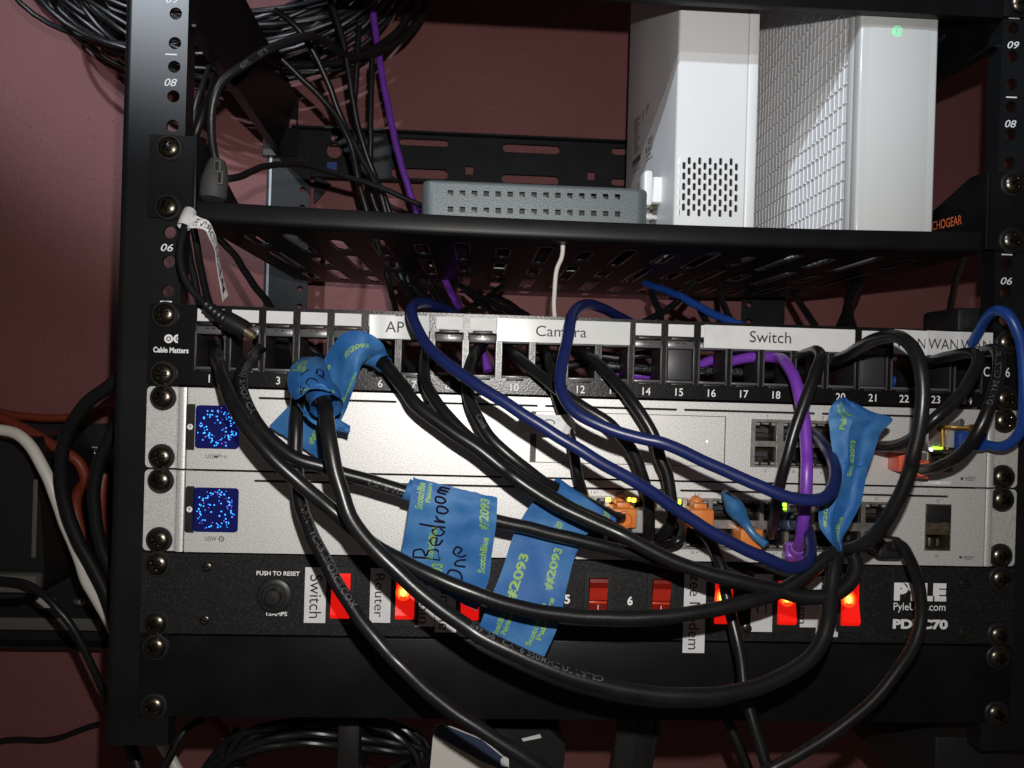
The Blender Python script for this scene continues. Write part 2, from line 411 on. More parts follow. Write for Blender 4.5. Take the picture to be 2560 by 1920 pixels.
def sheet_mb(G, mt, th=.18, mb=None):
    mb = mb or MB(); R, Cn = len(G), len(G[0]); vs = [p for r in G for p in r]
    nrm = []
    for i in range(R):
        for k in range(Cn):
            a = G[min(i+1, R-1)][k]-G[max(i-1, 0)][k]; b = G[i][min(k+1, Cn-1)]-G[i][max(k-1, 0)]; n = a.cross(b)
            n = n.normalized() if n.length > 1e-9 else Vector((0, -1, 0))
            if n.dot(CAMP-G[i][k]) < 0: n = -n
            nrm.append(n)
    M = len(vs); vs2 = vs+[v-n*th for v, n in zip(vs, nrm)]
    fs = [(i*Cn+k, i*Cn+k+1, (i+1)*Cn+k+1, (i+1)*Cn+k) for i in range(R-1) for k in range(Cn-1)]
    fb = [tuple(q+M for q in f[::-1]) for f in fs]
    ed = [i*Cn for i in range(R)], [i*Cn+Cn-1 for i in range(R)], list(range(Cn)), [(R-1)*Cn+k for k in range(Cn)]
    fe = [(e[i], e[i+1], e[i+1]+M, e[i]+M) for e in ed for i in range(len(e)-1)]
    mb.add(vs2, fs+fb+fe, mt); return mb
def sheet_text(mb, G, t, u0, u1, v0, v1, mt, mode='h', bold=.03, shear=0, lift=.12):
    """text into the (u across, v along) rectangle of the strip grid; mode h reads along u, d along +v, u along -v"""
    V, Fc, w, h = glyphs(t, bold, shear); R, Cn = len(G)-1, len(G[0])-1; o = []
    for a, b in V:
        a /= w; b /= h
        if mode == 'h': u, v = u0+a*(u1-u0), v1+b*(v0-v1)
        elif mode == 'd': u, v = u1+b*(u0-u1) if False else u0+b*(u1-u0), v0+a*(v1-v0)
        else: u, v = u1-b*(u1-u0), v1-a*(v1-v0)
        u = min(max(u, 0), .9999)*Cn; v = min(max(v, 0), .9999)*R; i, k = int(v), int(u); p, q = v-i, u-k
        x = G[i][k].lerp(G[i][k+1], q).lerp(G[i+1][k].lerp(G[i+1][k+1], q), p)
        o.append(x+(CAMP-x).normalized()*lift)
    mb.add(o, Fc, mt)
def stroke_sheet(mb, G, pts, wd, mt, lift=.14):
    """hand-drawn stroke: pts in (u,v) of the strip grid"""
    R, Cn = len(G)-1, len(G[0])-1; Q = []
    for u, v in pts:
        u = min(max(u, 0), .9999)*Cn; v = min(max(v, 0), .9999)*R; i, k = int(v), int(u); p, q = v-i, u-k
        x = G[i][k].lerp(G[i][k+1], q).lerp(G[i+1][k].lerp(G[i+1][k+1], q), p); Q.append(x+(CAMP-x).normalized()*lift)
    Q = spline(Q, 5); vs = []
    for i in range(len(Q)):
        T, Nn, Bn = frame_at(Q, i); vs += [Q[i]+Bn*wd/2, Q[i]-Bn*wd/2]
    mb.add(vs, [(2*i, 2*i+1, 2*i+3, 2*i+2) for i in range(len(Q)-1)], mt)
# ================================================================ the setting
WALL_Y, REAR = 316.0, 300.0
mb = MB(); mb.box(-1500, 1500, WALL_Y, WALL_Y+12, -900, 1300, 'wall_paint')
rw = random.Random(3)
for _ in range(70):   # small dried paint specks on the wall
    x, y = rw.uniform(0, 330), rw.uniform(150, 1050)
    if _ > 54: x, y = rw.uniform(700, 1560), rw.uniform(60, 800)
    c = at(x, y, WALL_Y); r = rw.uniform(.25, .8)
    mb.lathe([(r, 0), (r*.8, .35), (r*.25, .6), (0, .62)], c, (0, -1, 0), 'wall_paint', n=8)
o = obj('wall', mb, base=(0, WALL_Y, -900)); o['kind'] = 'structure'

# ================================================================ screws (one mesh, shared)
def screw_mb(r=5.6):
    mb = MB(); n, m = 48, 16; vs = []; V = Vector
    def zz(x, y, q):
        h = 3.0*math.sqrt(max(1-(q*.96)**2, 0))+.5
        a, b = abs(x), abs(y); w = .72+.35*max(0, 1-math.hypot(x, y)/1.6)
        d = min(a, b); L = max(a, b)
        if d < w+.3 and L < 3.1:
            e = min(1, max(0, (w+.3-d)/.35))*min(1, max(0, (3.1-L)/.5)); h -= 1.7*e
        return h
    for i in range(m+1):
        q = i/m
        for k in range(n):
            t = 2*math.pi*k/n; x, y = math.cos(t)*r*q, math.sin(t)*r*q; vs.append(V((x, -zz(x, y, q), y)))
    fs = [(i*n+k, i*n+(k+1) % n, (i+1)*n+(k+1) % n, (i+1)*n+k) for i in range(m) for k in range(n)]
    mb.add(vs, fs, 'screw_metal'); return mb
_proto = {}
rs = random.Random(5)
def screw(parent, p, washer=True):
    """p: point (mm) of the panel surface under the head"""
    b = BASE[parent.name]
    if 'h' not in _proto:
        def shared(name, mb):
            o = obj(name, mb, base=(0, 0, 0)); me = o.data; bpy.data.objects.remove(o); return me
        w = MB(); w.lathe([(6.95, 0), (6.95, -.9), (6.4, -1.5), (5.9, -1.5), (5.7, -.9), (2, -.9)], (0, 0, 0), (0, 1, 0), 'washer_black')
        _proto['h'] = shared('screw', screw_mb()); _proto['w'] = shared('washer', w)
    o = bpy.data.objects.new('screw', _proto['h']); COL.objects.link(o); o.parent = parent; BASE[o.name] = Vector(p)
    o.location = (Vector(p)+Vector((0, -.9 if washer else 0, 0))-b)*.001; o.rotation_euler.y = rs.uniform(0, 1.5)
    if washer:
        w = bpy.data.objects.new('washer', _proto['w']); COL.objects.link(w); w.parent = o; w.location = (0, .0009, 0)
    return o
def small_screw(parent, p, r=2.5):
    mb = MB(); p = Vector(p); mb.lathe([(r, .0), (r, -.25), (r*.85, -.45), (0, -.5)], p, (0, 1, 0), 'screw_metal', n=20)
    for a in (.5, .5+math.pi/2):
        d = Vector((math.cos(a), 0, math.sin(a))); e = Vector((-d.z, 0, d.x))
        mb.add([p+d*s*r*.62+e*q*r*.16+Vector((0, -.58, 0)) for s, q in ((-1, -1), (1, -1), (1, 1), (-1, 1))], [(0, 1, 2, 3)], 'dark_gap')
    return obj('screw', mb, parent)
U1 = 44.45
HZ = lambda u, k: (u-1)*U1+(38.1, 22.225, 6.35)[k]
HX = 232.55

# ================================================================ equipment rack
rack = thing('equipment_rack', (0, 150, 0), 'black open frame wall rack with numbered rails holding the network gear', 'rack')
ZB, ZT = -16.0, 716.0
for sx in (-1, 1):
    mb = MB(); x_in, x_out = sx*225.9, sx*255.5
    holes = [(sx*HX, HZ(u, k), 3.3, 3.3, 'o') for u in range(1, 17) for k in range(3) if HZ(u, k) < ZT-4]
    mb.plate(min(x_in, x_out), max(x_in, x_out), ZB, ZT, holes, 0, 2, XZ, 'rail_black')
    # rounded outer bend and side flange
    prof = [(x_out, 0)]+[(x_out+sx*4.5*math.sin(t), 4.5-4.5*math.cos(t)) for t in [math.pi/2*i/8 for i in range(1, 9)]]+[(sx*260, 34)]
    inn = [(x_out, 2)]+[(x_out+sx*2.5*math.sin(t), 4.5-2.5*math.cos(t)) for t in [math.pi/2*i/8 for i in range(1, 9)]]+[(sx*258, 34)]
    pr = prof+inn[::-1]; n = len(pr)
    mb.add([(x, y, z) for z in (ZB, ZT) for x, y in pr], [(i, (i+1) % n, (i+1) % n+n, i+n) for i in range(n)]+[tuple(range(n)), tuple(range(2*n-1, n-1, -1))], 'rail_black')
    mb.box(x_in-.0*sx, x_in+sx*1.6, 2, 12, ZB, ZT, 'rail_black')
    nums = [('08', 'K1', 1422, 680, 1530, 745), ('09', 'K1', 1438, -35, 1545, 28), ('06', 'K5', 1390, 448, 1497, 512)] if sx < 0 else \
           [('09', 'K4', 2068, 358, 2170, 420), ('08', 'K4', 2047, 1038, 2145, 1102), ('06', 'K8', 2010, 738, 2108, 800)]
    for t, c, a, b, d, e in nums: mb.text(t, rect(c, a, b, d, e, 0), 0, 'white_print', shear=.25, bold=.05)
    for c, a, b in ([('K1', 1480, 471), ('K5', 1435, 947), ('K9', 1410, 6)] if sx < 0 else [('K4', 2126, 158), ('K4', 2103, 841), ('K8', 2064, 541), ('K8', 2015, 1217)]):
        p = atc(c, a, b, 0); mb.box(p.x-3.1, p.x+3.1, -.12, -.02, p.z-.35, p.z+.35, 'white_print')
    rail = obj('front_rail', mb, rack)
    # bolt of the frame at the top
    if sx > 0: pass
top = thing('upper_shade_panel', (0, 2, 398.5), 'black panel at the rack top, lower edge showing, unseen height added to shade the wall', 'panel')
mb = MB(); mb.box(-225.5, 225.5, -1.5, 4.5, 398.5, 712, 'powder_black', r=.6)  # unseen height above the lower edge is added to block the room lamp
for sx in (-1, 1): mb.box(sx*225.6, sx*241, -1.6, -.1, 399.5, 712, 'powder_black', r=.4)
obj('filler_plate', mb, top); screw(top, (HX+2, -1.6, HZ(10, 2)+.8), washer=False)
for sx in (-1, 1):
    q = [at(466, 66, 2.6), at(694, 388, 288), at(745, 247, 288), at(466, -285, 2.6)] if sx < 0 else [at(2503, 118, 2.6), at(1962, 420, 288), at(1990, 240, 288), at(2503, -180, 2.6)]
    mb = MB(); n_ = Vector((sx*1.6, 0, 0)); mb.add(q+[p+n_ for p in q], [(0, 1, 2, 3), (7, 6, 5, 4), (0, 4, 5, 1), (1, 5, 6, 2), (2, 6, 7, 3), (3, 7, 4, 0)], 'powder_black')
    e = q[0]-Vector((sx*5, 0, 0)); g = q[1]-Vector((sx*5, 0, 0)); mb.add([q[0], q[1], g, e, q[0]+Vector((0, 0, 1.4)), q[1]+Vector((0, 0, 1.4)), g+Vector((0, 0, 1.4)), e+Vector((0, 0, 1.4))], [(0, 1, 2, 3), (7, 6, 5, 4), (2, 1, 5, 6), (0, 3, 7, 4), (3, 2, 6, 7)], 'powder_black')
    for k in range(4):
        c = q[0].lerp(q[1], .2+.2*k)*.6+q[3].lerp(q[2], .2+.2*k)*.4-Vector((sx*.2, 0, 0)); mb.box(c.x-.1, c.x+.1, c.y-6, c.y+6, c.z-1.6, c.z+1.6, 'lit_edge' if k < 2 else 'dark_gap')  # pale marks stand in for bright rims of the nearer slots
    obj('top_side_bar', mb, rack)
    mb = MB(); mb.prism([(3, 2), (REAR-6, 2), (REAR-6, 34), (3, 34)], lambda u, v, w: Vector((sx*(224-w), u, v)), 0, 1.6, 'powder_black')
    mb.box(sx*190, sx*222, 14, REAR-8, 2.2, 3.8, 'powder_black'); obj('bottom_side_bar', mb, rack)
for xa, xb in ((676, 775), (1849, 1946)):
    a, b = at(xa, 640, REAR).x, at(xb, 720, REAR).x; mb = MB(); hx = a+(b-a)*.82 if xa < 1000 else a+(b-a)*.18
    holes = [(hx, HZ(u, k)+3, 2.6, 2.6, 'o') for u in range(1, 9) for k in range(3)]
    mb.plate(a, b, -14, 384, holes, REAR-12, REAR-10.4, XZ, 'rear_steel')
    ox = a if xa < 1000 else b
    mb.box(ox, ox+(-2.2 if xa < 1000 else 2), REAR-12, REAR+14, -14, 384, 'rear_steel'); mb.box(a+.1, a+2.2, REAR-12.5, REAR-12.1, -14, 384, 'lit_edge') if xa < 1000 else None  # pale strip stands in for the light along the left post's edge
    obj('rear_post', mb, rack)
# rear wall bar with keyholes and slots
z0, z1 = 365.5, 411.0; mb = MB(); a = at(700, 400, REAR).x; b = at(1900, 420, REAR).x
hl = []
for c, X0, Y0, X1, Y1 in [('K2', 1240, 1200, 1665, 1260), ('K2', 1170, 1455, 1660, 1540), ('K3', -80, 1248, 415, 1322), ('K3', -90, 1512, 405, 1588), ('K3', 860, 1285, 1350, 1345), ('K3', 858, 1548, 1340, 1610)]:
    q = rect(c, X0, Y0, X1, Y1, REAR); hl.append(((q[0]+q[1])/2, (q[2]+q[3])/2, (q[1]-q[0])/2, (q[3]-q[2])/2, 's'))
for c, X, Y in [('K2', 1845, 1470), ('K3', 685, 1518)]:
    p = atc(c, X, Y, REAR); hl.append((p.x, p.z, 3.6, 3.8, 'r'))
p = atc('H', 1338, 1155, REAR); hl += [(p.x, p.z, 7, 7, 'o')]
p2 = atc('H', 1338, 1075, REAR); hl += [(p2.x, p2.z, 3, 4.6, 's')]
mb.plate(a, b, z0, z1, hl, REAR, REAR+1.6, XZ, 'rear_steel')
mb.box(a+12, b, REAR-9, REAR, z1-1.6, z1, 'rear_steel'); mb.box(a+12, b, REAR-9, REAR, z0, z0+1.6, 'rear_steel')
rb = obj('rear_crossbar', mb, rack)
mb = MB(); p = atc('H', 1320, 1288, REAR); mb.box(p.x-4.5, p.x+4.5, REAR-.3, REAR-.05, p.z-5, p.z+5, 'blue_sticker'); obj('inspection_sticker', mb, rb)
mb = MB(); g = [atc('H', 1185, 1335, REAR-4), atc('H', 1315, 1415, REAR-4), atc('H', 1185, 1560, REAR-4)]
mb.prism([(q.x, q.z) for q in g], XZ, REAR-4, REAR-2.5, 'rear_steel'); obj('gusset_plate', mb, rack)
# bracket block where side bar meets rear post
mb = MB(); q = rect('H', 800, 760, 1060, 1200, REAR-14)
mb.plate(q[0], q[1], q[2], q[3], [(q[0]+(q[1]-q[0])*u, q[3]-(q[3]-q[2])*v, 3.4, 4.6, 'r') for u, v in ((.2, .42), (.48, .42), (.85, .42))]+[(q[0]+(q[1]-q[0])*.5, q[3]-(q[3]-q[2])*.72, 2, 2, 'o')], REAR-16, REAR-14, XZ, 'powder_black')
obj('corner_bracket', mb, rack)

# ================================================================ cantilever shelf
shelf = thing('rack_shelf', (0, 125, 264), 'black vented rack shelf with orange lettering on its side, carrying white boxes', 'shelf')
SAG = lambda x: -2.7*(1-(x/217)**2)
SD = 250
fs = lambda u, v, w: Vector((u, v, 266.3+SAG(u)+w))
hl = []
for i in range(17):
    x = -199+i*24.6
    for y0_, y1_ in (((20, 86), (106, 143), (164, 228)) if i % 2 else ((31, 69), (89, 166), (190, 230))):
        hl.append((x, (y0_+y1_)/2, 4.3, (y1_-y0_)/2, 's'))
mb = MB(); mb.plate(-216, 216, 3, SD, hl, 0, 1.2, fs, 'powder_black')
for cu, cv, hw, hh, _ in hl:   # glossy tubes added round the slots to catch glints
    o_ = [fs(cu+hw*math.cos(t), cv+math.copysign(hh-hw, math.sin(t))+hw*math.sin(t), .1) for t in [2*math.pi*(k+.5)/20 for k in range(20)]]
    mb.tube(o_+[o_[0]], .55, 'glossy_black', n=6, cap=False)
obj('tray', mb, shelf)
# front lip: folded down/up edge with rounded nose
mb = MB(); N = 48; prof = [(2.0, 1.2), (-1.0, 1.2), (-2.2, 2.2), (-2.2, 10.2), (-1.9, 10.9), (-.8, 11.1), (-.8, 10.2), (-.8, 3), (2, 2.4)]
prof = [(2.5, 0.0), (-.2, 0.0), (-1.6, .7), (-2.4, 2.0), (-2.6, 4), (-2.6, 10.4), (-2.3, 11.0), (-1.4, 11.0), (-1.2, 10.4), (-1.2, 1.4), (2.5, 1.4)]
vs = []
for i in range(N+1):
    x = -217.7+(433.2)*i/N
    for y, z in prof: vs.append((x, y, 266.2+SAG(x)+z))
n = len(prof)
mb.add(vs, [(i*n+k, i*n+(k+1) % n, (i+1)*n+(k+1) % n, (i+1)*n+k) for i in range(N) for k in range(n)]+[tuple(range(n)), tuple(N*n+k for k in range(n))], 'powder_black')
obj('front_lip', mb, shelf)
for sx in (-1, 1):
    mb = MB(); X = sx*218.4
    mb.prism([(3, 266.8), (SD, 266.8), (SD, 279), (118, 279), (14, 312), (3, 312)], lambda u, v, w: Vector((X+sx*w, u, v)), -.0, 1.5, 'powder_black')
    if sx > 0:
        x0 = X-.1; a = [atx(*px('K8', *q), x0) for q in ((1395, 340), (1675, 278), (1675, 195), (1395, 262))]
        V, Fc, w, h = glyphs('ECHOGEAR', .06, 0)
        mb.add([(a[0].lerp(a[1], p/w*.999)).lerp(a[3].lerp(a[2], p/w*.999), q/h) for p, q in V], Fc, 'orange_print')
    obj('side_plate', mb, shelf)
    mb = MB(); xa, xb = sx*219.9, sx*243.5
    mb.plate(min(xa, xb), max(xa, xb), 267.6, 311.6, [], -2.6, -.6, XZ, 'powder_black')
    mb.box(sx*218.5, sx*220.6, -2.6, 4, 267.6, 311.6, 'powder_black', r=.5)
    e = obj('mounting_ear', mb, shelf)
    for k in (0, 2): screw(shelf, (sx*HX, -2.6, HZ(7, k)), washer=True)

# ================================================================ patch panel
PP = -2.4
panel = thing('patch_panel', (0, 10, 177.8), 'black 24 port patch panel with white paper labels above the ports', 'patch panel')
PX = lambda i: -208.6+(i-1)*18.22
pz0, pz1 = atc('K6', 210, 1522, PP).z, atc('K6', 210, 1130, PP).z-.3
zt = atc('K6', 210, 1000, PP).z; 
ZP0, ZP1 = 178.6, 221.6
OZ0, OZ1 = 187.3, 211.4   # openings
mb = MB()
mb.plate(-241.3, 241.3, ZP0, ZP1, [(PX(i), (OZ0+OZ1)/2, 7.95, (OZ1-OZ0)/2, 'r') for i in range(1, 25)], PP, PP+2, XZ, 'panel_black')
for i in range(1, 25):
    mb.digits(str(i), PX(i), 182.3, 4.2, PP, 'white_print')
q = rect('K5', 1325, 1342, 1630, 1390, PP); mb.text('Cable Matters', q, PP, 'white_print', bold=.32)
c = atc('K5', 1458, 1268, PP); c2 = atc('K5', 1538, 1268, PP)
for cc, a0, a1 in ((c, 0, 360), (c2, 90, 270)):
    mb.ring((cc.x, PP-.12, cc.z), 1.25, 2.35, 'white_print', a0=a0, a1=a1); 
    if a1-a0 == 360: mb.disc((cc.x, PP-.12, cc.z), .75, 'white_print')
    else: mb.ring((cc.x, PP-.12, cc.z), 0, .75, 'white_print', a0=a0, a1=a1)
mb.box((c.x+1.9), (c2.x-1.9), PP-.13, PP-.02, c.z-.35, c.z+.35, 'white_print')
mb.text('CAT.6', rect('F', 1970, 545, 2230, 640, PP), PP, 'white_print', bold=.05)
obj('faceplate', mb, panel)
mb = MB(); mb.box(-240, 240, PP+2, 30, ZP1-1.6, ZP1-.3, 'panel_black'); mb.box(-240, 240, PP+2, 30, ZP0+.3, ZP0+1.6, 'panel_black'); obj('folded_flange', mb, panel)
# keystone frame, shared mesh
def keystone(blank):
    mb = MB(); w = 7.9; h0, h1 = OZ0, OZ1; y0 = PP-.5
    for sx in (-1, 1): mb.box(sx*w, sx*(w-.75), y0, 20, h0, h1, 'key_black', r=.15); mb.box(sx*w, sx*(w-.28), y0-.25, 4, h0-.6, h1-4, 'key_grey')  # thin paler side strips stand in for the bevel highlights
    mb.box(-w+.75, w-.75, y0+.2, 18, h1-5.2, h1-1.0, 'key_grey', r=.4)            # latch block
    mb.box(-2.6, 2.6, y0-.05, y0+.3, h1-2.6, h1-1.7, 'key_black'); mb.box(-.5, .5, y0-.15, y0+.3, h1-2.8, h1-1.5, 'key_grey')
    mb.box(-5.4, 5.4, y0-.6, y0+.6, h1-.6, h1+1.2, 'key_black', r=.5)
    mb.box(-w+.75, w-.75, y0+.4, 18, h0, h0+1.3, 'key_grey', r=.2)
    mb.box(-4.8, 4.8, y0-.4, y0+.8, h0-1.4, h0-.2, 'key_black', r=.4)
    if blank: mb.box(-w+1.2, w-1.2, y0+.9, 6, h0+1.6, h1-5.5, 'blank_grey', r=.5)
    return mb
lab = MB(); lab.plate(-7.1, 7.1, 213.0, 219.6, [], PP-.45, PP-.05, XZ, 'paper')
protos = {}
for i in range(1, 25):
    bl = i in (15, 21)
    off = Vector((PX(i), 0, 0))
    if bl not in protos:
        mb = keystone(bl); mb.v = [v+Vector((PX(i), 0, 0)) for v in mb.v]; protos[bl] = (obj('port', mb, panel), i)
        po = protos[bl][0]
    else: po = dup(protos[bl][0], (PX(i)-PX(protos[bl][1]), 0, 0), panel)
    if i < 22:
        if 'l' not in protos:
            l2 = MB(); l2.v = [v+Vector((PX(i), 0, 0)) for v in lab.v]; l2.f = lab.f; l2.m = lab.m; protos['l'] = (obj('label_window', l2, panel), i)
        else: dup(protos['l'][0], (PX(i)-PX(protos['l'][1]), 0, 0), panel)
def strip(x0, x1, z0, z1, t, tb, label, m_='paper_gloss', tilt=0):
    mb = MB(); n = 10; vs = []
    for k in range(n+1):
        u = k/n; x = x0+(x1-x0)*u; e = .5*(math.exp(-u*14)+math.exp(-(1-u)*14))+.12*math.sin(u*9)
        for z in (z0, z1): vs.append((x, PP-1.75-e, z+tilt*(u-.5)))
    b = len(vs); vs += [(x, y+.18, z) for x, y, z in vs]
    f = []
    for k in range(n): f += [(2*k, 2*k+2, 2*k+3, 2*k+1), (b+2*k, b+2*k+1, b+2*k+3, b+2*k+2), (2*k, b+2*k, b+2*k+2, 2*k+2), (2*k+1, 2*k+3, b+2*k+3, b+2*k+1)]
    f += [(0, 1, b+1, b), (2*n, b+2*n, b+2*n+1, 2*n+1)]
    mb.add(vs, f, m_); mb.text(t, tb, PP-1.8, 'paper_ink', off=.3)
    obj('label_strip', mb, panel, label=label)
q = rect('I', -105, 342, 347, 515, PP); strip(q[0], q[1], q[2], q[3], 'AP', rect('I', 15, 382, 158, 465, PP), 'paper strip reading AP')
q = rect('I', 868, 372, 1884, 548, PP); strip(q[0], q[1], q[2], q[3], 'Camera', rect('I', 1165, 418, 1552, 500, PP), 'paper strip reading Camera')
a = atc('K7', 1650, 1255, PP); b = atc('K8', 733, 1280, PP); z_ = (a.z+b.z)/2
strip(a.x, b.x, z_-6.4, z_+6.2, 'Switch', (atc('K7', 2043, 1260, PP).x, atc('K8', 187, 1270, PP).x, z_-2.6, z_+3.7), 'paper strip reading Switch', 'paper')
for k in range(3):
    c = atc('F', 1230+k*321, 320, PP); zc = atc('F', 1550, 318, PP).z
    strip(c.x-9.6, c.x+9.6, zc-6.4, zc+7.2, 'WAN', (c.x-8.6, c.x+8.6, zc-3.0, zc+2.8), 'paper strip reading WAN', 'paper', tilt=-.5+.3*k)
for sx in (-1, 1):
    for k in (0, 2): screw(panel, (sx*HX, PP, HZ(5, k)))
# ================================================================ silver 1U devices
GY = -4.0
def slots(mb, segs, z, th=.62):
    return [((a+b)/2, z, (b-a)/2, th, 's') for a, b in segs]
def silver(name, u, label, segs, extra):
    t = thing(name, (0, 100, (u-1)*U1), label, 'network device')
    z0, z1 = (u-1)*U1+.55, u*U1-.55
    xl, xr = at(468, 1090, GY).x, at(2466, 1120, GY).x
    hl = slots(None, segs, z1-4.6)+extra
    mb = MB(); mb.plate(xl, xr, z0, z1, hl, GY, GY+1.6, XZ, 'silver')
    mb.box(xl-.0, xl+1.4, GY+1.6, 16, z0, z1, 'silver'); mb.box(xr-1.4, xr, GY+1.6, 16, z0, z1, 'silver')
    face = mb
    mb2 = MB(); mb2.box(xl+2, xr-2, 17, 190, z0+.4, z1-.4, 'dark_gap'); 
    for zz in (z0+.2, z1-.9): mb2.box(xl+2, xr-2, GY+1.7, 17, zz, zz+.7, 'dark_gap')
    # backing right behind the long slots
    for a, b in segs: mb2.box(a-1, b+1, GY+2.6, GY+3, z1-7, z1-2.5, 'dark_gap')
    obj('housing', mb2, t)
    for sx in (-1, 1):
        e = MB(); xi = xl-1.0 if sx < 0 else xr+1.0; xo = sx*241.3; xm = xi+sx*2.6
        pr = [(xi, GY+.4), (xi+sx*.8, GY), (xm, GY), (xm+sx*1.3, GY+.6), (xm+sx*2.2, -2.0), (xm+sx*3.2, -1.9)]
        full = pr+[(xo-sx*2.5, -1.9), (xo-sx*.7, -1.7)]; 
        # rounded corner ear as plate with chamfered outline
        r = 2.4; ear = [(xm+sx*3, z0), (xo-sx*r, z0)]+[(xo-sx*r+sx*r*math.sin(q), z0+r-r*math.cos(q)) for q in [math.pi/2*i/6 for i in range(1, 7)]]+[(xo-sx*r+sx*r*math.cos(q), z1-r+r*math.sin(q)) for q in [math.pi/2*i/6 for i in range(0, 7)]]+[(xm+sx*3, z1)]
        e.prism(ear, XZ, -1.9, -.1, 'silver')
        n = len(pr); e.add([(x, y, z) for z in (z0, z1) for x, y in pr], [(i, i+1, i+1+n, i+n) for i in range(n-1)], 'silver')
        e.add([(xi, GY+.4, z0), (xi, GY+.4, z1), (xi, 3, z1), (xi, 3, z0)], [(0, 1, 2, 3)], 'silver')
        e.add([(x, y, z0) for x, y in pr]+[(pr[-1][0], 0, z0), (xi, 0, z0)], [tuple(range(n+2))], 'silver'); e.add([(x, y, z1) for x, y in pr]+[(pr[-1][0], 0, z1), (xi, 0, z1)], [tuple(range(n+2))], 'silver')
        obj('mounting_ear', e, t)
        for k in (0, 2): screw(t, (sx*HX, -1.9, HZ(u, k)))
    return t, face, (xl, xr, z0, z1)
def lcd(t, c, X0, Y0, X1, Y1, sx0, sy0, sx1, sy1, cx, cy, seed):
    x0, x1, z0, z1 = rect(c, X0, Y0, X1, Y1, GY); r = 1.9; rd = random.Random(seed)
    o = []
    for qx, qz, a0 in ((x1-r, z1-r, 0), (x0+r, z1-r, 90), (x0+r, z0+r, 180), (x1-r, z0+r, 270)):
        o += [(qx+r*math.cos(math.radians(a0+a)), qz+r*math.sin(math.radians(a0+a))) for a in range(0, 91, 15)]
    mb = MB(); mb.prism(o, XZ, GY-.16, GY+.02, 'screen_blue')
    s = x1-x0; mx, mz = (x0+x1)/2, (z0+z1)/2
    for i in range(104):
        a = rd.uniform(0, 6.283); R = s*min(.47, max(.2, rd.gauss(.35, .045)))
        if i > 76: R = s*rd.uniform(.1, .47)
        p = (mx+R*math.cos(a), GY-.24, mz+R*math.sin(a)*1.02); v = rd.random() < .24
        mb.disc(p, rd.uniform(.16, .30) if v else rd.uniform(.2, .46), 'dot_violet' if v else 'dot_cyan', n=8)
    obj('touch_screen', mb, t)
    x0, x1, z0, z1 = rect(c, sx0, sy0, sx1, sy1, GY); mb = MB(); r = 1.6
    o = [(x1, z0), (x1, z1)]+[(x0+r+r*math.cos(math.radians(a)), z1-r+r*math.sin(math.radians(a))) for a in range(90, 181, 18)]+[(x0+r+r*math.cos(math.radians(a)), z0+r+r*math.sin(math.radians(a))) for a in range(180, 271, 18)]
    mb.prism(o, XZ, GY-.16, GY+.02, 'black_plastic'); p = atc(c, cx, cy, GY)
    mb.disc((p.x, GY-.2, p.z), 1.55, 'white_print', n=20)
    mb.box(p.x-.14, p.x+.14, GY-.26, GY-.21, p.z-.8, p.z+.8, 'dark_gap')
    for s_ in (-1, 1): mb.add([(p.x, GY-.26, p.z+.95), (p.x, GY-.26, p.z+.55), (p.x+s_*.6, GY-.26, p.z+.15), (p.x+s_*.6, GY-.26, p.z+.5)], [(0, 1, 2, 3)], 'dark_gap')
    obj('screen_bezel', mb, t)
def rj45(mb, cx, cz, w=12.2, h=10.4, up=True):
    """recessed jack behind its frame hole: dark shell, contacts and latch notch"""
    s = 1 if up else -1
    mb.box(cx-w/2-.3, cx+w/2+.3, GY+13, GY+13.6, cz-h/2-.3, cz+h/2+.3, 'port_dark')
    for a, b, c, d in ((-w/2-.5, -w/2, -h/2, h/2), (w/2, w/2+.5, -h/2, h/2)): mb.box(cx+a, cx+b, GY+4, GY+13, cz+c, cz+d, 'port_dark'); mb.box(cx+a*.98, cx+b*.98, GY-.2, GY+4, cz+c, cz+d, 'port_metal')
    for c, d in ((-h/2-.5, -h/2), (h/2, h/2+.5)): mb.box(cx-w/2, cx+w/2, GY+1, GY+13, cz+c, cz+d, 'port_dark')
    for k in range(8): mb.box(cx-3.6+k*1.03-.2, cx-3.6+k*1.03+.2, GY+4, GY+12, cz-s*(h/2-1.6), cz-s*(h/2-1.9), 'gold')
    mb.box(cx-w/2+.2, cx-2.8, GY+1.2, GY+12, cz+s*(h/2-2.6), cz+s*(h/2-.2), 'black_plastic'); mb.box(cx+2.8, cx+w/2-.2, GY+1.2, GY+12, cz+s*(h/2-2.6), cz+s*(h/2-.2), 'black_plastic')
    mb.box(cx-1.9, cx+1.9, GY+1.2, GY+6, cz+s*(h/2-1.3), cz+s*(h/2-.4), 'port_metal'); mb.box(cx-w/2+.6, cx-w/2+2.6, GY+.6, GY+3, cz+s*(h/2-1.6), cz+s*(h/2-.5), 'clear_plastic'); mb.box(cx+w/2-2.6, cx+w/2-.6, GY+.6, GY+3, cz+s*(h/2-1.6), cz+s*(h/2-.5), 'clear_plastic'); mb.box(cx-3.4, cx+3.4, GY+7, GY+8, cz-.9, cz+1.4, 'blank_grey')
def jacks(t, xs, rows, fx, w=12.2, h=10.4):
    """framed block of jacks; fx: frame rectangle"""
    hl = [(x, z, w/2, h/2, 'r') for x in xs for z, up in rows]
    mb = MB(); mb.plate(fx[0], fx[1], fx[2], fx[3], hl, GY-.35, GY+1.5, XZ, 'port_metal'); obj('jack_frame', mb, t)
    for x in xs:
        for z, up in rows:
            mb = MB(); rj45(mb, x, z, w, h, up); obj('ethernet_jack', mb, t)
def segs(lst): return [(at(a, 1100, GY).x, at(b, 1100, GY).x) for a, b in lst]
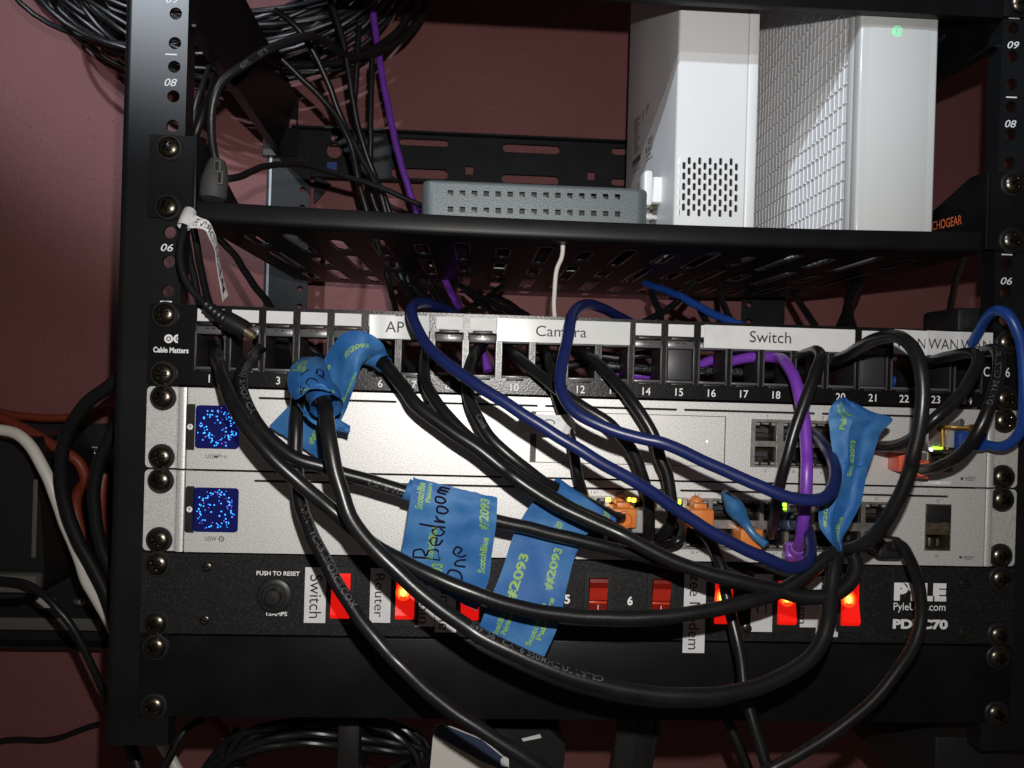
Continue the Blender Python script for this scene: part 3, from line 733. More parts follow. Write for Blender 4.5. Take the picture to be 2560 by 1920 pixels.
# ---- router (upper)
zc = 3.5*U1
fxu = (at(1876, 1105, GY).x, at(2162, 1115, GY).x, at(1990, 1170, GY).z, at(1990, 1050, GY).z)
sfp = rect('K12', 1385, 350, 1600, 760, GY); wan = rect('K12', 1062, 345, 1352, 590, GY); wan2 = rect('K12', 1062, 590, 1370, 748, GY)
hl = [((fxu[0]+fxu[1])/2, (fxu[2]+fxu[3])/2, (fxu[1]-fxu[0])/2-.4, (fxu[3]-fxu[2])/2-.4, 'r'),
      ((sfp[0]+sfp[1])/2, (sfp[2]+sfp[3])/2, (sfp[1]-sfp[0])/2, (sfp[3]-sfp[2])/2, 'r'), ((wan2[0]+wan2[1])/2, (wan2[2]+wan2[3])/2, (wan2[1]-wan2[0])/2, (wan2[3]-wan2[2])/2, 'r')]
router, fm, (xl, xr, z0, z1) = silver('rack_router', 4, 'silver rack router with small blue screen directly under the patch panel', segs([(643, 989), (1006, 1342), (1360, 1691), (1708, 2036), (2053, 2330)]), hl)
fm.text('UDM', rect('K9', 1780, 608, 1882, 643, GY), GY, 'grey_print', bold=0.02); fm.text('Pro', rect('K9', 1890, 606, 1962, 644, GY), GY, 'grey_print')
# drive bay door outline, notch and light
q = [atc('K11', 158, 232, GY), atc('K11', 1848, 282, GY), atc('K11', 1838, 718, GY), atc('K11', 158, 676, GY)]
bz0, bz1, bx0, bx1 = (q[2].z+q[3].z)/2, (q[0].z+q[1].z)/2, (q[0].x+q[3].x)/2, (q[1].x+q[2].x)/2
for a in ((bx0, bx1, bz1-.35, bz1), (bx0, bx1, bz0, bz0+.35), (bx0, bx0+.35, bz0+.35, bz1-.35), (bx1-.5, bx1, bz0+.35, bz1-.35)): fm.box(a[0], a[1], GY-.06, GY+.1, a[2], a[3], 'groove')
fm.box(bx0+.4, bx0+2.9, GY-.08, GY+.1, bz0+.4, bz0+15.5, 'dusty_grey'); fm.box(bx0+2.9, bx0+3.25, GY-.1, GY+.1, bz0+.4, bz0+15.5, 'groove'); fm.box(bx0+.4, bx0+2.9, GY-.08, GY+.1, bz1-2.9, bz1-.4, 'dusty_grey')
p = atc('K11', 1685, 497, GY); fm.disc((p.x, GY-.1, p.z), .45, 'led_white', n=12)
for t_, c, a, b in (('1', 'K11', 2205, 278), ('2', 'K11', 2188, 746), ('4', 'K12', 218, 757), ('5', 'K12', 475, 292), ('6', 'K12', 459, 765)):
    p = atc(c, a, b, GY); fm.digits(t_, p.x, p.z, 1.9, GY, 'grey_print', bold=0)
fm.text('RESET', rect('K12', 1705, 802, 1797, 836, GY), GY, 'grey_print', bold=.1); p = atc('K12', 1675, 818, GY); fm.disc((p.x, GY-.1, p.z), .85, 'groove', n=16)
fm.text('11', rect('K12', 1455, 782, 1485, 808, GY), GY, 'grey_print'); q = rect('K12', 1345, 838, 1580, 868, GY); fm.box(q[0], q[1], GY-.07, GY+.02, q[2], q[3], 'paper'); q = rect('K12', 1448, 845, 1488, 862, GY); fm.box(q[0], q[1], GY-.12, GY-.075, q[2], q[3], 'white_print')
obj('faceplate', fm, router)
lcd(router, 'K9', 1688, 186, 2066, 560, 1606, 172, 1684, 570, 1644, 370, 4)
zu, zl = at(1918, 1079, GY).z, at(1918, 1140, GY).z
jacks(router, [at(1914+69.7*i, 1110, GY).x for i in range(4)], [(zu, True), (zl, False)], fxu)
mb = MB(); m_ = (sfp[2]+sfp[3])/2
mb.plate(sfp[0], sfp[1], sfp[2], sfp[3], [((sfp[0]+sfp[1])/2, sfp[2]+5.8, 5.9, 4.6, 'r'), ((sfp[0]+sfp[1])/2, sfp[3]-6.2, 5.9, 4.9, 'r')], GY-.3, GY+24, XZ, 'brass_cage'); mb.box(sfp[0], sfp[1], GY+20, GY+21, sfp[2], sfp[3], 'port_dark'); obj('transceiver_cage', mb, router)
mb = MB(); mb.plate(wan2[0], wan2[1], wan2[2], wan2[3], [((wan2[0]+wan2[1])/2, (wan2[2]+wan2[3])/2, 7.0, 4.7, 'r')], GY-.4, GY+12, XZ, 'port_metal'); mb.box(wan2[0]+.3, wan2[1]-.3, GY+10, GY+11, wan2[2], wan2[3], 'port_dark'); obj('ethernet_jack', mb, router, label='jack with a bright metal rim holding the red plug')
# ---- switch (lower)
X0 = at(1484, 1270, GY).x; X23 = at(2190, 1290, GY).x; pitch = (X23-X0)/11
zu, zl = at(1801, 1271, GY).z, at(1870, 1335, GY).z
zu = at(2189, 1284, GY).z; zl = zu-15.3
fxs = (X0-pitch/2-.6, X23+pitch/2+.6, zl-6.6, zu+6.6)
sq = rect('K12', 1352, 1038, 1578, 1440, GY)
hl = [((fxs[0]+fxs[1])/2, (fxs[2]+fxs[3])/2, (fxs[1]-fxs[0])/2-.4, (fxs[3]-fxs[2])/2-.4, 'r'), ((sq[0]+sq[1])/2, (sq[2]+sq[3])/2, (sq[1]-sq[0])/2, (sq[3]-sq[2])/2, 'r')]
switch, fm, (xl, xr, z0, z1) = silver('network_switch', 3, 'silver rack switch with small blue screen and two rows of ports, above the power strip', segs([(638, 986), (1002, 1334), (1350, 1660), (1704, 2036), (2053, 2377)]), hl)
q = rect('K9', 1770, 1317, 1872, 1355, GY); fm.text('USW', q, GY, 'grey_print', bold=.08)
p = atc('K9', 1913, 1338, GY); fm.ring((p.x, GY-.1, p.z), .95, 1.55, 'grey_print', a0=75, a1=235); fm.ring((p.x, GY-.1, p.z), .95, 1.55, 'grey_print', a0=255, a1=415)
fm.add([(p.x+a, GY-.12, p.z+b) for a, b in ((.5, 1.0), (-.7, -.1), (0, -.1), (-.5, -1.0), (.7, .15), (0, .15))], [(0, 1, 2, 3, 4, 5)], 'grey_print')
for i in range(12):
    for nn, zz in ((2*i+1, zu+8.3), (2*i+2, zl-8.2)):
        x = X0+pitch*i; t_ = str(nn); w = 1.0*len(t_); pw = nn < 17
        fm.digits(t_, x-(1+w/2 if pw else 0), zz, 1.7, GY, 'grey_print', bold=0)
        if pw:
            fm.add([(x+.35+a, GY-.12, zz+b) for a, b in ((.35, 1.2), (-.5, -.15), (0, -.1), (-.35, -1.2), (.55, .2), (0, .15))], [(0, 1, 2, 3, 4, 5)], 'grey_print'); fm.box(x+1.3, x+2.1, GY-.12, GY-.02, zz+.35, zz+.55, 'grey_print'); fm.box(x+1.6, x+1.8, GY-.14, GY-.02, zz+.05, zz+.85, 'grey_print')
for t_, c, a, b in (('25', 'K12', 1468, 1010), ('26', 'K12', 1455, 1482)):
    p = atc(c, a, b, GY); fm.text(t_, (p.x-1.1, p.x+1.1, p.z-.85, p.z+.85), GY, 'grey_print')
fm.text('RESET', rect('K12', 1692, 1488, 1782, 1517, GY), GY, 'grey_print', bold=.1); p = atc('K12', 1663, 1497, GY); fm.disc((p.x, GY-.1, p.z), .8, 'groove', n=16)
obj('faceplate', fm, switch)
lcd(switch, 'K9', 1668, 896, 2060, 1280, 1598, 882, 1678, 1285, 1638, 1083, 9)
jacks(switch, [X0+pitch*i for i in range(12)], [(zu, True), (zl, False)], fxs, w=12.4, h=10.6)
mb = MB(); cx = (sq[0]+sq[1])/2
mb.plate(sq[0], sq[1], sq[2], sq[3], [(cx, sq[3]-5.3, 6.7, 4.4, 'r'), (cx, sq[2]+6.0, 6.7, 4.9, 'r')], GY-.3, GY+24, XZ, 'brass_cage'); mb.box(sq[0], sq[1], GY+20, GY+21, sq[2], sq[3], 'port_dark'); obj('transceiver_cage', mb, switch)
mb = MB(); mb.box(cx-7.2, cx+7.2, GY-.9, GY+10, sq[3]-10.2, sq[3]-.6, 'black_plastic', r=.6); mb.box(cx-1.2, cx+1.2, GY-1.1, GY-.8, sq[3]-7, sq[3]-3, 'port_dark'); mb.box(cx-7.4, cx-6.9, GY-.6, GY+2, sq[2]+.5, sq[3]-.5, 'port_metal'); mb.box(cx-6.4, cx+6.4, GY+.4, GY+3, sq[2]+8.6, sq[3]-10.4, 'brass_cage', r=.4); mb.box(cx-4, cx-2.6, GY+1.5, GY+4, sq[2]+2, sq[2]+7, 'port_metal', r=.4); mb.box(cx+.6, cx+2.2, GY+1.5, GY+4, sq[2]+2, sq[2]+6.4, 'brass_cage', r=.4); obj('dust_cover', mb, switch)
def led(par, c, x, y, m_, w=1.3, h=1.1, Y=GY-.5):
    p = atc(c, x, y, Y); mb = MB(); mb.box(p.x-w, p.x+w, Y-.3, Y+.2, p.z-h, p.z+h, m_, r=.25); return obj('status_light', mb, par)
led(switch, 'D', 320, 432, 'led_yellow'); led(switch, 'D', 528, 430, 'led_yellow', .8); led(switch, 'D', 572, 436, 'led_yellow', 1.1)
led(switch, 'D', 1022, 452, 'led_green', .8, 1.4); led(switch, 'D', 2060, 482, 'led_green', 1.0, 1.0); led(switch, 'D', 2062, 522, 'led_green', 1.0, .6)

# ================================================================ rocker switch power strip
PY = -2.6
pdu = thing('power_strip', (0, 100, U1), 'black speckled rack power strip with a row of red rocker switches', 'power strip')
pz0, pz1 = U1+.9, 2*U1-.6
RX = [at(x, 1495, PY).x for x in (852, 1013, 1175, 1336, 1494, 1651, 1808, 1965, 2123)]
RZ = at(850, 1488, PY).z
mb = MB(); mb.plate(-241.3, 241.3, pz0, pz1, [(x, RZ, 6.9, 14.4, 'r') for x in RX], PY, PY+2, XZ, 'speckle_black'); mb.box(-238, 238, PY+2, 80, pz0+.5, pz1-.5, 'dark_gap') if False else None
mb.box(-238, 238, PY+1.95, 14, pz1-1.4, pz1-.1, 'speckle_black')
mb.text('PUSH TO RESET', rect('B', 5, 742, 432, 785, PY), PY, 'white_print', bold=.22); mb.text('15AMPS', rect('B', 102, 1142, 308, 1184, PY), PY, 'white_print', bold=.22)
for t_, x in (('1', RX[0]), ('2', RX[1]), ('3', RX[2]), ('4', RX[3])): pass
p = atc('K15', 478, 200, PY); mb.text('5', (p.x-1.5, p.x+1.5, p.z-2.5, p.z+2.5), PY, 'white_print', bold=.35)
p = atc('K15', 1020, 214, PY); mb.text('6', (p.x-1.5, p.x+1.5, p.z-2.5, p.z+2.5), PY, 'white_print', bold=.35)
# maker's mark
q = rect('K16', 1088, 60, 1540, 216, PY); w = q[1]-q[0]
mb.text('PYLE', q, PY, 'white_print', bold=.75)
mb.text('PyleUSA.com', rect('K16', 1084, 232, 1533, 318, PY), PY, 'white_print', bold=.05)
mb.text('PDBC70', rect('K16', 1078, 374, 1553, 460, PY), PY, 'white_print', bold=.5)
obj('faceplate', mb, pdu)
mb = MB(); mb.box(-236, 236, 20, 120, pz0+2, pz1-2, 'dark_gap'); obj('housing', mb, pdu)
p = atc('B', 182, 985, PY); mb = MB()
mb.lathe([(9.6, 0), (9.4, -1.0), (8.4, -1.6), (6.6, -1.7), (6.2, -.6), (4.4, -.6)], (p.x, PY, p.z), (0, 1, 0), 'black_plastic', n=36)
mb.lathe([(4.3, -.4), (4.3, -4.6), (3.8, -5.2), (1.5, -5.5), (0, -5.5)], (p.x, PY, p.z), (0, 1, 0), 'black_plastic', n=28); obj('reset_button', mb, pdu)
def rocker(x, lit, glow=None):
    y = PY
    mb = MB(); mb.plate(x-7.6, x+7.6, RZ-15.6, RZ+15.6, [(x, RZ, 5.2, 12.2, 'r')], y-1.5, y+6, XZ, 'black_plastic'); h = obj('rocker_switch', mb, pdu)
    mb = MB(); s = 1 if lit else -1; a, b = 4.9, 11.9
    # rocker: two facets meeting at the middle, lit ones pushed in at the top
    hi, lo = (-3.6, -1.0)
    pr = [(RZ-b, y+3), (RZ+b, y+3), (RZ+b, y+(lo if lit else hi)), (RZ+b-1.8, y+(lo-.3 if lit else hi-.4)), (RZ+1.2*s, y-1.4), (RZ-b+2.6, y+(hi-.5 if lit else lo-.3)), (RZ-b+1.8, y+(hi-.4 if lit else lo-.2)), (RZ-b, y+(hi+1.2 if lit else lo))]
    mb.prism(pr, lambda u, v, w_: Vector((x+w_, v, u)), -a, a, 'red_lens' if lit else 'red_off')
    lens = obj('red_button', mb, h, flat=True)
    mk = MB(); yy = y-3.3 if lit else y-1.3
    if lit:
        mk.ring((x+.6, y-2.55, RZ-5.0), 1.0, 1.5, 'lens_mark'); obj('off_mark', mk, lens.parent)
        gm = MB(); gx = x-.5+rs.uniform(-.8, .8); gz = RZ+2.5
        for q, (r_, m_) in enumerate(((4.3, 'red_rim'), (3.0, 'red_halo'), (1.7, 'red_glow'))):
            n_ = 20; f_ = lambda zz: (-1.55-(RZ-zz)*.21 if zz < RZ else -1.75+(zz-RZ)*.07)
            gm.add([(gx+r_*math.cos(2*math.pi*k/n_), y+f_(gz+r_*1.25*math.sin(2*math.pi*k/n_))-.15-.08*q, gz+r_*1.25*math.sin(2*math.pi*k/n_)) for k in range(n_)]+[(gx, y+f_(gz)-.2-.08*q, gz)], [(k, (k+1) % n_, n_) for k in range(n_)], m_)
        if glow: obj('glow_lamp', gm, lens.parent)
    else:
        zc_ = RZ-4.2; mk.box(x-4.9, x+4.9, y-1.95, y-1.2, RZ-1.9, RZ-.7, 'red_edge_glint', r=.2); mk.add([(x-4.9, y-3.85, RZ+b-1.9), (x-4.9, y-2.0, RZ+.2), (x+4.9, y-2.0, RZ+.2), (x+4.9, y-3.85, RZ+b-1.9)], [(0, 1, 2, 3)], 'red_top_sheen'); mk.add([(x-.15, y-1.75, zc_-1.6), (x+.25, y-1.75, zc_-1.6), (x+.35, y-1.75, zc_+1.6), (x-.05, y-1.75, zc_+1.6)], [(0, 1, 2, 3)], 'white_print'); obj('on_mark', mk, lens.parent)  # lighter top facet and bright middle line are highlights painted on the unlit button
    return h
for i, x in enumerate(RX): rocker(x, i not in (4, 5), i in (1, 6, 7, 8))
def sticker(c, X0, Y0, X1, Y1, t_, tb, label, Y=PY-.1, mode='down', t2=None):
    q = rect(c, X0, Y0, X1, Y1, Y); mb = MB(); mb.plate(q[0], q[1], q[2], q[3], [], Y-.22, Y-.02, XZ, 'paper')
    mb.text(t_, rect(*tb, Y), Y-.22, 'paper_ink', mode, off=.08); 
    if t2: mb.text(t2[0], rect(*t2[1], Y), Y-.22, 'paper_ink', mode, off=.08)
    obj('name_sticker', mb, pdu, label=label)
sticker('B', 480, 704, 692, 1252, 'Switch', ('B', 530, 778, 652, 1205), 'white sticker reading Switch')
sticker('B', 1126, 714, 1342, 1250, 'Router', ('B', 1172, 768, 1268, 1196), 'white sticker reading Router')
sticker('B', 1572, 730, 1768, 1288, 'Admin', ('B', 1622, 800, 1712, 1258), 'white sticker reading Admin')
sticker('B', 1772, 730, 1985, 1345, 'Console', ('B', 1815, 780, 1925, 1322), 'white sticker reading Console')
sticker('K15', 1482, -80, 1671, 664, 'zee Modem', ('K15', 1528, -10, 1622, 634), 'long white sticker reading zee Modem, hanging past the lower edge', Y=PY-.6)
sticker('E', 148, 1165, 362, 1735, 'PC', ('E', 205, 1330, 305, 1555), 'white sticker reading PC')
sticker('E', 570, 1190, 792, 1690, 'Modem', ('E', 628, 1230, 700, 1655), 'white sticker reading Modem')
sticker('E', 794, 1190, 1012, 1785, 'Decoder', ('E', 840, 1200, 900, 1560), 'white sticker half hidden by a cable', Y=PY-.35)
for sx in (-1, 1):
    for k in (0, 2): screw(pdu, (sx*HX, PY, HZ(2, k)))
for c, a, b in (('K9', 1785, 1585), ('K13', 1765, 385), ('K16', 1700, 70), ('K16', 1692, 497), ('D', 1715, 1175), ('K15', 2035, 455)):
    p = atc(c, a, b, PY); small_screw(pdu, (p.x, PY, p.z))
# ================================================================ blank filler panel
blank = thing('blank_panel', (0, 0, 0), 'plain matt black filler panel at the bottom of the rack', 'panel')
mb = MB(); mb.box(-241.3, 241.3, -2.4, -.4, .6, U1-.4, 'speckle_black' if False else 'powder_black', r=.5); mb.box(-219, 219, -.4, 14, U1-2.2, U1-.7, 'powder_black'); mb.box(-219, 219, -.4, 14, .7, 2.2, 'powder_black')
obj('filler_plate', mb, blank)
for sx in (-1, 1):
    for k in (0, 2): screw(blank, (sx*HX, -2.4, HZ(1, k)))

# ================================================================ boxes on the shelf
SZ = lambda x: 267.5+SAG(x)
# grey hammered box
gy = 22.0
a, b = atc('K6', 1428, 100, gy).x, atc('K7', 1182, 120, gy).x
gz1 = at(1340, 459, gy).z; gz0 = SZ(0)+.3; gbox = thing('small_switch', ((a+b)/2, gy+50, gz0), 'small hammered grey metal box with two rows of square vents, on the shelf', 'network box')
R_ = 6.5
hs = []
for i in range(15):
    for r_, (y0_, y1_) in enumerate(((482, 492), (523, 535))):
        x = at(1126+(1544-1126)*i/14, 488+40*r_, gy).x; z = at(1126+(1544-1126)*i/14, y0_+(y1_-y0_)*i/14, gy).z; hs.append((x, z, 1.6, 1.55, 'r'))
zlo = gz0; mb = MB(); mb.plate(a+R_, b-R_, zlo, gz1-2.2, hs, gy, gy+1.2, XZ, 'hammered_grey')
for x_, s in ((a+R_, -1), (b-R_, 1)):
    n = 8; arc = [(x_+s*R_*math.sin(t), gy+R_-R_*math.cos(t)) for t in [math.pi/2*i/n for i in range(n+1)]]+[(x_+s*R_, gy+105)]
    mb.add([(x, y, z) for z in (zlo, gz1-2.2) for x, y in arc], [(i, i+1, i+1+n+2, i+n+2) for i in range(n+1)], 'hammered_grey')
# rounded top edge
outl = [(a+R_, gy)]+[(b-R_, gy)]
def ringo(ins, z):
    n = 8; o = []
    for x_, s, r0 in ((b-R_, 1, 0), (a+R_, -1, 1)):
        arc = [(x_+s*(R_-ins)*math.sin(t), gy+R_-(R_-ins)*math.cos(t), z) for t in [math.pi/2*i/n for i in range(n+1)]]
        o += arc+[(x_+s*(R_-ins), gy+105, z)] if s > 0 else [(x_+s*(R_-ins), gy+105, z)]+arc[::-1]
    return o
prev = None
for k in range(5):
    t = math.pi/2*k/4; o = ringo(2.2-2.2*math.cos(t), gz1-2.2+2.2*math.sin(t))
    if prev: n = len(o); mb.add(prev+o, [(i, (i+1) % n, (i+1) % n+n, i+n) for i in range(n)], 'hammered_grey')
    prev = o
mb.add(prev, [tuple(range(len(prev)))], 'hammered_grey')
mb.add([(a, gy+105, zlo), (b, gy+105, zlo), (b, gy+105, gz1-2.2), (a, gy+105, gz1-2.2)], [(0, 1, 2, 3)], 'hammered_grey')
obj('metal_case', mb, gbox)
mb = MB(); mb.box(a+9, b-9, gy+7, gy+90, zlo+1, gz1-4, 'port_dark'); 
rr = random.Random(8)
for x, z, _, _, _ in hs:
    if rr.random() < .40: mb.box(x-1.6, x+.5, gy+4.2, gy+5, z-1.6, z+.4, 'hammered_grey')  # grey bits stand in for the lit interior behind some vents
obj('vent_backing', mb, gbox)
# white modem with vent holes
wy = 34.0
x0 = at(1692, 300, wy).x; x1 = at(1893, 300, wy).x; wz0 = SZ(60)+.3; wz1 = 540.0
# depth of left side from its rear edge at px 1562
wd = atx(*px('X', 1562, 400), x0).y; wd = min(max(wd, wy+60), 232)
modem = thing('white_modem', ((x0+x1)/2, (wy+wd)/2, wz0), 'white upright modem with rows of slotted vents and a small label on its side', 'modem')
xb = at(1893-28, 300, wy).x
hs = []
for i in range(12):
    for j in range(9):
        c = px('K3', 1442+(1940-1442)*i/11, 1386+ (44 if i % 2 else 0)+j*89.5+(i*1.2))
        if j == 0 and i == 11: pass
        pnt = at(c[0]-(.35*j), c[1], wy)
        if i % 2 and j == 0 and False: continue
        hs.append((pnt.x, pnt.z, 1.0, 2.25, 's'))
lowz = atc('K7', 1500, 205, wy).z
hs = [h for h in hs if h[1] > lowz+1.5-(h[0]-hs[0][0])*.02]
mb = MB(); mb.plate(x0+3, xb, wz0+6, wz1, hs, wy, wy+1.6, XZ, 'white_plastic')
mb.box(x0+4, x1-4, wy+9, wd-10, wz0+4, wz1-4, 'port_dark')
# lower edge sweeps back, left edge rounded
for (xa, xc) in ((x0+3, xb),):
    n = 6; arc = [(wy+6-6*math.cos(t), wz0+6-6*math.sin(t)) for t in [math.pi/2*i/n for i in range(n+1)]]
    mb.add([(x, y, z) for x in (xa, xc) for y, z in arc], [(i, i+1, i+1+n+1, i+n+1) for i in range(n)], 'white_plastic')
n = 6; arc = [(x0+3-3*math.sin(t), wy+3-3*math.cos(t)) for t in [math.pi/2*i/n for i in range(n+1)]]+[(x0-.0, wy+30), (x0-1.5, (wy+wd)/2), (x0-1.0, wd-14)]+[(x0-1+14-14*math.cos(t), wd-14+14*math.sin(t)) for t in [math.pi/2*i/n for i in range(1, n+1)]]
N = len(arc); mb.add([(x, y, z) for z in (wz0, wz1) for x, y in arc], [(i, i+1, i+1+N, i+N) for i in range(N-1)], 'white_plastic')
# right cover with a seam
mb.box(xb+.35, x1, wy-.6, wd, wz0+1, wz1, 'white_plastic', r=1.4)
mb.box(xb-.3, xb+.4, wy+1.0, wy+2, wz0+4, wz1, 'groove'); mb.box(x0+6, xb, wd-2, wd, wz0, wz1, 'white_plastic')
# side label printing
sx_ = lambda c, a, b: atx(*px(c, a, b), x0-1.0)
def sq4(c, pts, m_):
    mb.add([sx_(c, *p)+Vector((-.25, 0, 0)) for p in pts], [(0, 1, 2, 3)], m_)
sq4('K3', ((1050, 1040), (1190, 870), (1165, 1330), (1045, 1440)), 'paper')
for k in range(13):
    u = k/13; yA, yB = 1050+u*300, 965+u*300-30*u
    L = (.62, .9, .5, .8, .55, .7, .45, .6, .8, .4, .5, .6, .7)[k]
    a_ = Vector((1056, yA, 0)); b_ = Vector((1056+70*L, yA-(75*L), 0))
    mb.add([sx_('K3', a_.x, a_.y)+Vector((-.45, 0, 0)), sx_('K3', b_.x, b_.y)+Vector((-.45, 0, 0)), sx_('K3', b_.x, b_.y+11)+Vector((-.45, 0, 0)), sx_('K3', a_.x, a_.y+11)+Vector((-.45, 0, 0))], [(0, 1, 2, 3)], 'grey_print')
for k in range(5):
    mb.add([sx_('K3', *p)+Vector((-.45, 0, 0)) for p in ((1132, 960+k*22), (1192-k*6, 885+k*26), (1192-k*6, 896+k*26), (1132, 970+k*22))], [(0, 1, 2, 3)], 'grey_print')
for p4 in (((1045, 1395), (1170, 1270), (1170, 1325), (1045, 1450)), ((1045, 1470), (1205, 1315), (1205, 1322), (1045, 1477)), ((1045, 1500), (1218, 1340), (1218, 1347), (1045, 1507))):
    mb.add([sx_('K3', *p)+Vector((-.4, 0, 0)) for p in p4], [(0, 1, 2, 3)], 'dusty_grey' if p4[0][1] == 1395 else 'grey_print')
V, Fc, w, h = glyphs('FC CE', .1, 0)
qa, qb, qc, qd = [sx_('K3', *p)+Vector((-.4, 0, 0)) for p in ((1180, 1315), (1180, 1205), (1215, 1165), (1215, 1275))]
mb.add([(qa.lerp(qb, u/w)).lerp(qd.lerp(qc, u/w), 1-v/h) for u, v in V], Fc, 'grey_print')
obj('plastic_shell', mb, modem)
mb = MB(); q = rect('K3', 1115, 1492, 1195, 1800, wy+38); mb.box(q[0], q[1], wy+30, wy+46, q[2], q[3], 'white_plastic', r=2.2); mb.box(q[0]+5, q[1]+9, wy+34, wy+42, q[2]+3, q[3]-3, 'white_plastic', r=1.5); obj('power_plug', mb, modem)
mb = MB()
for a_, b_ in ((1203, 55), (1222, 130), (1200, 215)):
    p = atc('K7', a_, b_, wy+44); mb.lathe([(1.6, -6), (1.6, 0), (2.3, .2), (2.3, 4), (1.5, 4.2), (1.5, 8), (0, 8)], p, (-.9, -.3, 0), 'brass_cage' if b_ < 200 else 'white_plastic', n=14)
obj('coax_connector', mb, modem)
# white gateway with woven side and glossy front
gy2 = 8.0
g0 = at(2146, 300, gy2).x; g1 = at(2341, 300, gy2).x; gzb = SZ(170)+.3; gzt = 540.0
gdep = 205.0
gate = thing('white_gateway', ((g0+g1)/2, (gy2+gdep)/2, gzb), 'tall white gateway with glossy front, green light and woven pattern side', 'gateway')
mb = MB(); mb.box(g0, g1, gy2, gy2+9, gzb, gzt, 'white_gloss', r=1.6, seg=3)
mb.box(g0+5.5, g1-5.5, gy2-.35, gy2+.2, gzb+3.2, gzt, 'white_gloss', r=.3); obj('front_panel', mb, gate)
mb = MB(); p = atc('K4', 1117, 270, gy2-.4)
V, Fc, w, h = glyphs('@', .02, 0); mb.add([(p.x-3.0+6.0*u/w, gy2-.5, p.z-3.0+6.0*v/h) for u, v in V], Fc, 'led_mint'); obj('status_light', mb, gate)
mb = MB(); mb.box(g0+2.2, g1-1.5, gy2+9, gdep, gzb, gzt, 'white_grille', r=.8)
X = g0+2.2-.05
mb.box(g0+.6, g0+2.2, gy2+9, gy2+17, gzb, gzt, 'white_plastic', r=.5); obj('rear_body', mb, gate)
# woven scales
mb = MB(); ys = []; y = gy2+17.5; PW, H = 6.2, 11.4
while y < gdep-5: ys.append(y); y += PW
for k, y in enumerate(ys):
    z = gzb+10
    while z < 470:
        d = .55+.25*math.sin(k*.55+z*.06); c = 1.1*math.sin(z*.045+k*.42)*min(1, k/5)
        za, zb_ = z, z+H
        yr0, yr1 = y+PW-1.0+c*.5, y+PW-1.0-c*.5      # ridge along the rear edge of the tile
        P = [(X-.05, y+.2, za+.9), (X-.05, y+.2, zb_), (X-d, yr1, zb_), (X-d, yr0, za+.9), (X-d-.5, yr0+.15, za+.9), (X-d-.5, yr1+.15, zb_), (X-d-.5, yr1+.75, zb_), (X-d-.5, yr0+.75, za+.9), (X-.1, yr0+.95, za+.9), (X-.1, yr1+.95, zb_)]
        mb.add(P, [(0, 1, 2, 3), (3, 2, 5, 4), (4, 5, 6, 7), (7, 6, 9, 8), (0, 3, 4, 7, 8), (1, 9, 6, 5, 2)], 'white_grille')
        mb.add([(X-.1, y-.1, za), (X-1.5, y+.5, za+.1), (X-1.7, yr0, za+.1), (X-.1, yr0+.9, za), (X-.1, y-.1, za+.8), (X-1.2, y+.5, za+.75), (X-1.5, yr0, za+.75), (X-.1, yr0+.9, za+.8)], [(0, 3, 2, 1), (4, 5, 6, 7), (0, 1, 5, 4), (1, 2, 6, 5), (2, 3, 7, 6)], 'white_grille')
        z += H
obj('woven_side', mb, gate, angle=25)
mb = MB()
for k in range(9): mb.lathe([(4.2, 0), (4.2, -.7), (3.2, -.9), (0, -.9)], (X-.1, gy2+26+k*9, gzb+5.2), (1, 0, 0), 'white_grille', n=14)
obj('foot_vents', mb, gate)
# ================================================================ patch cables in front of the panels
BK = 'cable_black'; GF = 'black network cables looping across the front'
def plug(o, P, end, m_, L=20, w=5.6, h=5.0, name='plug_boot', push=6):
    """boot at the start (end=0) or end (end=-1) of cable o, along its direction"""
    a, b = (P[0], P[6]) if end == 0 else (P[-1], P[-7]); d = (a-b).normalized(); c = a
    up = Vector((0, 0, 1)); s = d.cross(up); s = s.normalized() if s.length > .1 else Vector((1, 0, 0)); u = s.cross(d)
    bm = bmesh.new(); bmesh.ops.create_cube(bm, size=1)
    M = Matrix((s*w*2, d*L, u*h*2)).transposed().to_4x4(); M.translation = c+d*(L/2-push)
    for v in bm.verts: v.co = M @ v.co
    bmesh.ops.bevel(bm, geom=list(bm.edges), offset=1.6, segments=3, affect='EDGES', profile=.5)
    mb = MB(); mb.bm(bm, m_); mb.lathe([(3.6, 0), (4.4, 2), (4.6, 6)], c-d*(push+4), d, m_, n=16)
    obj(name, mb, o)
c1, P1 = cable('network_cable', 'A: 700,60@24 690,120@6 640,150@-12 550,240@-26 485,370@-33 480,500@-37 525,640@-39 600,800@-41 700,940@-43 830,1070@-44 960,1175@-45 1100,1238@-45 1280,1285@-44 1500,1362@-43 1800,1440@-43 2120,1540@-43 C: 600,1110@-43 960,1195@-42 1250,1255@-42 1500,1325@-42 1750,1385@-42 2000,1430@-42 D: 260,890@-42 420,935@-42 700,990@-41 1000,1075@-40 1300,1165@-40 1600,1265@-40 E: 300,1300@-40 500,1335@-42 650,1240@-44 780,1110@-46 900,1000@-48 1010,945@-50',
    3.3, BK, 'black printed cable from port 2 running under the taped handwriting and on to the right', group=GF,
    prints=[('FJ980 (10060S) SHOP CA', .105, 3.3, .1), ('CAT6 23AWG 550MHZ SOLID UTP', .39, 3.0, -.35)])
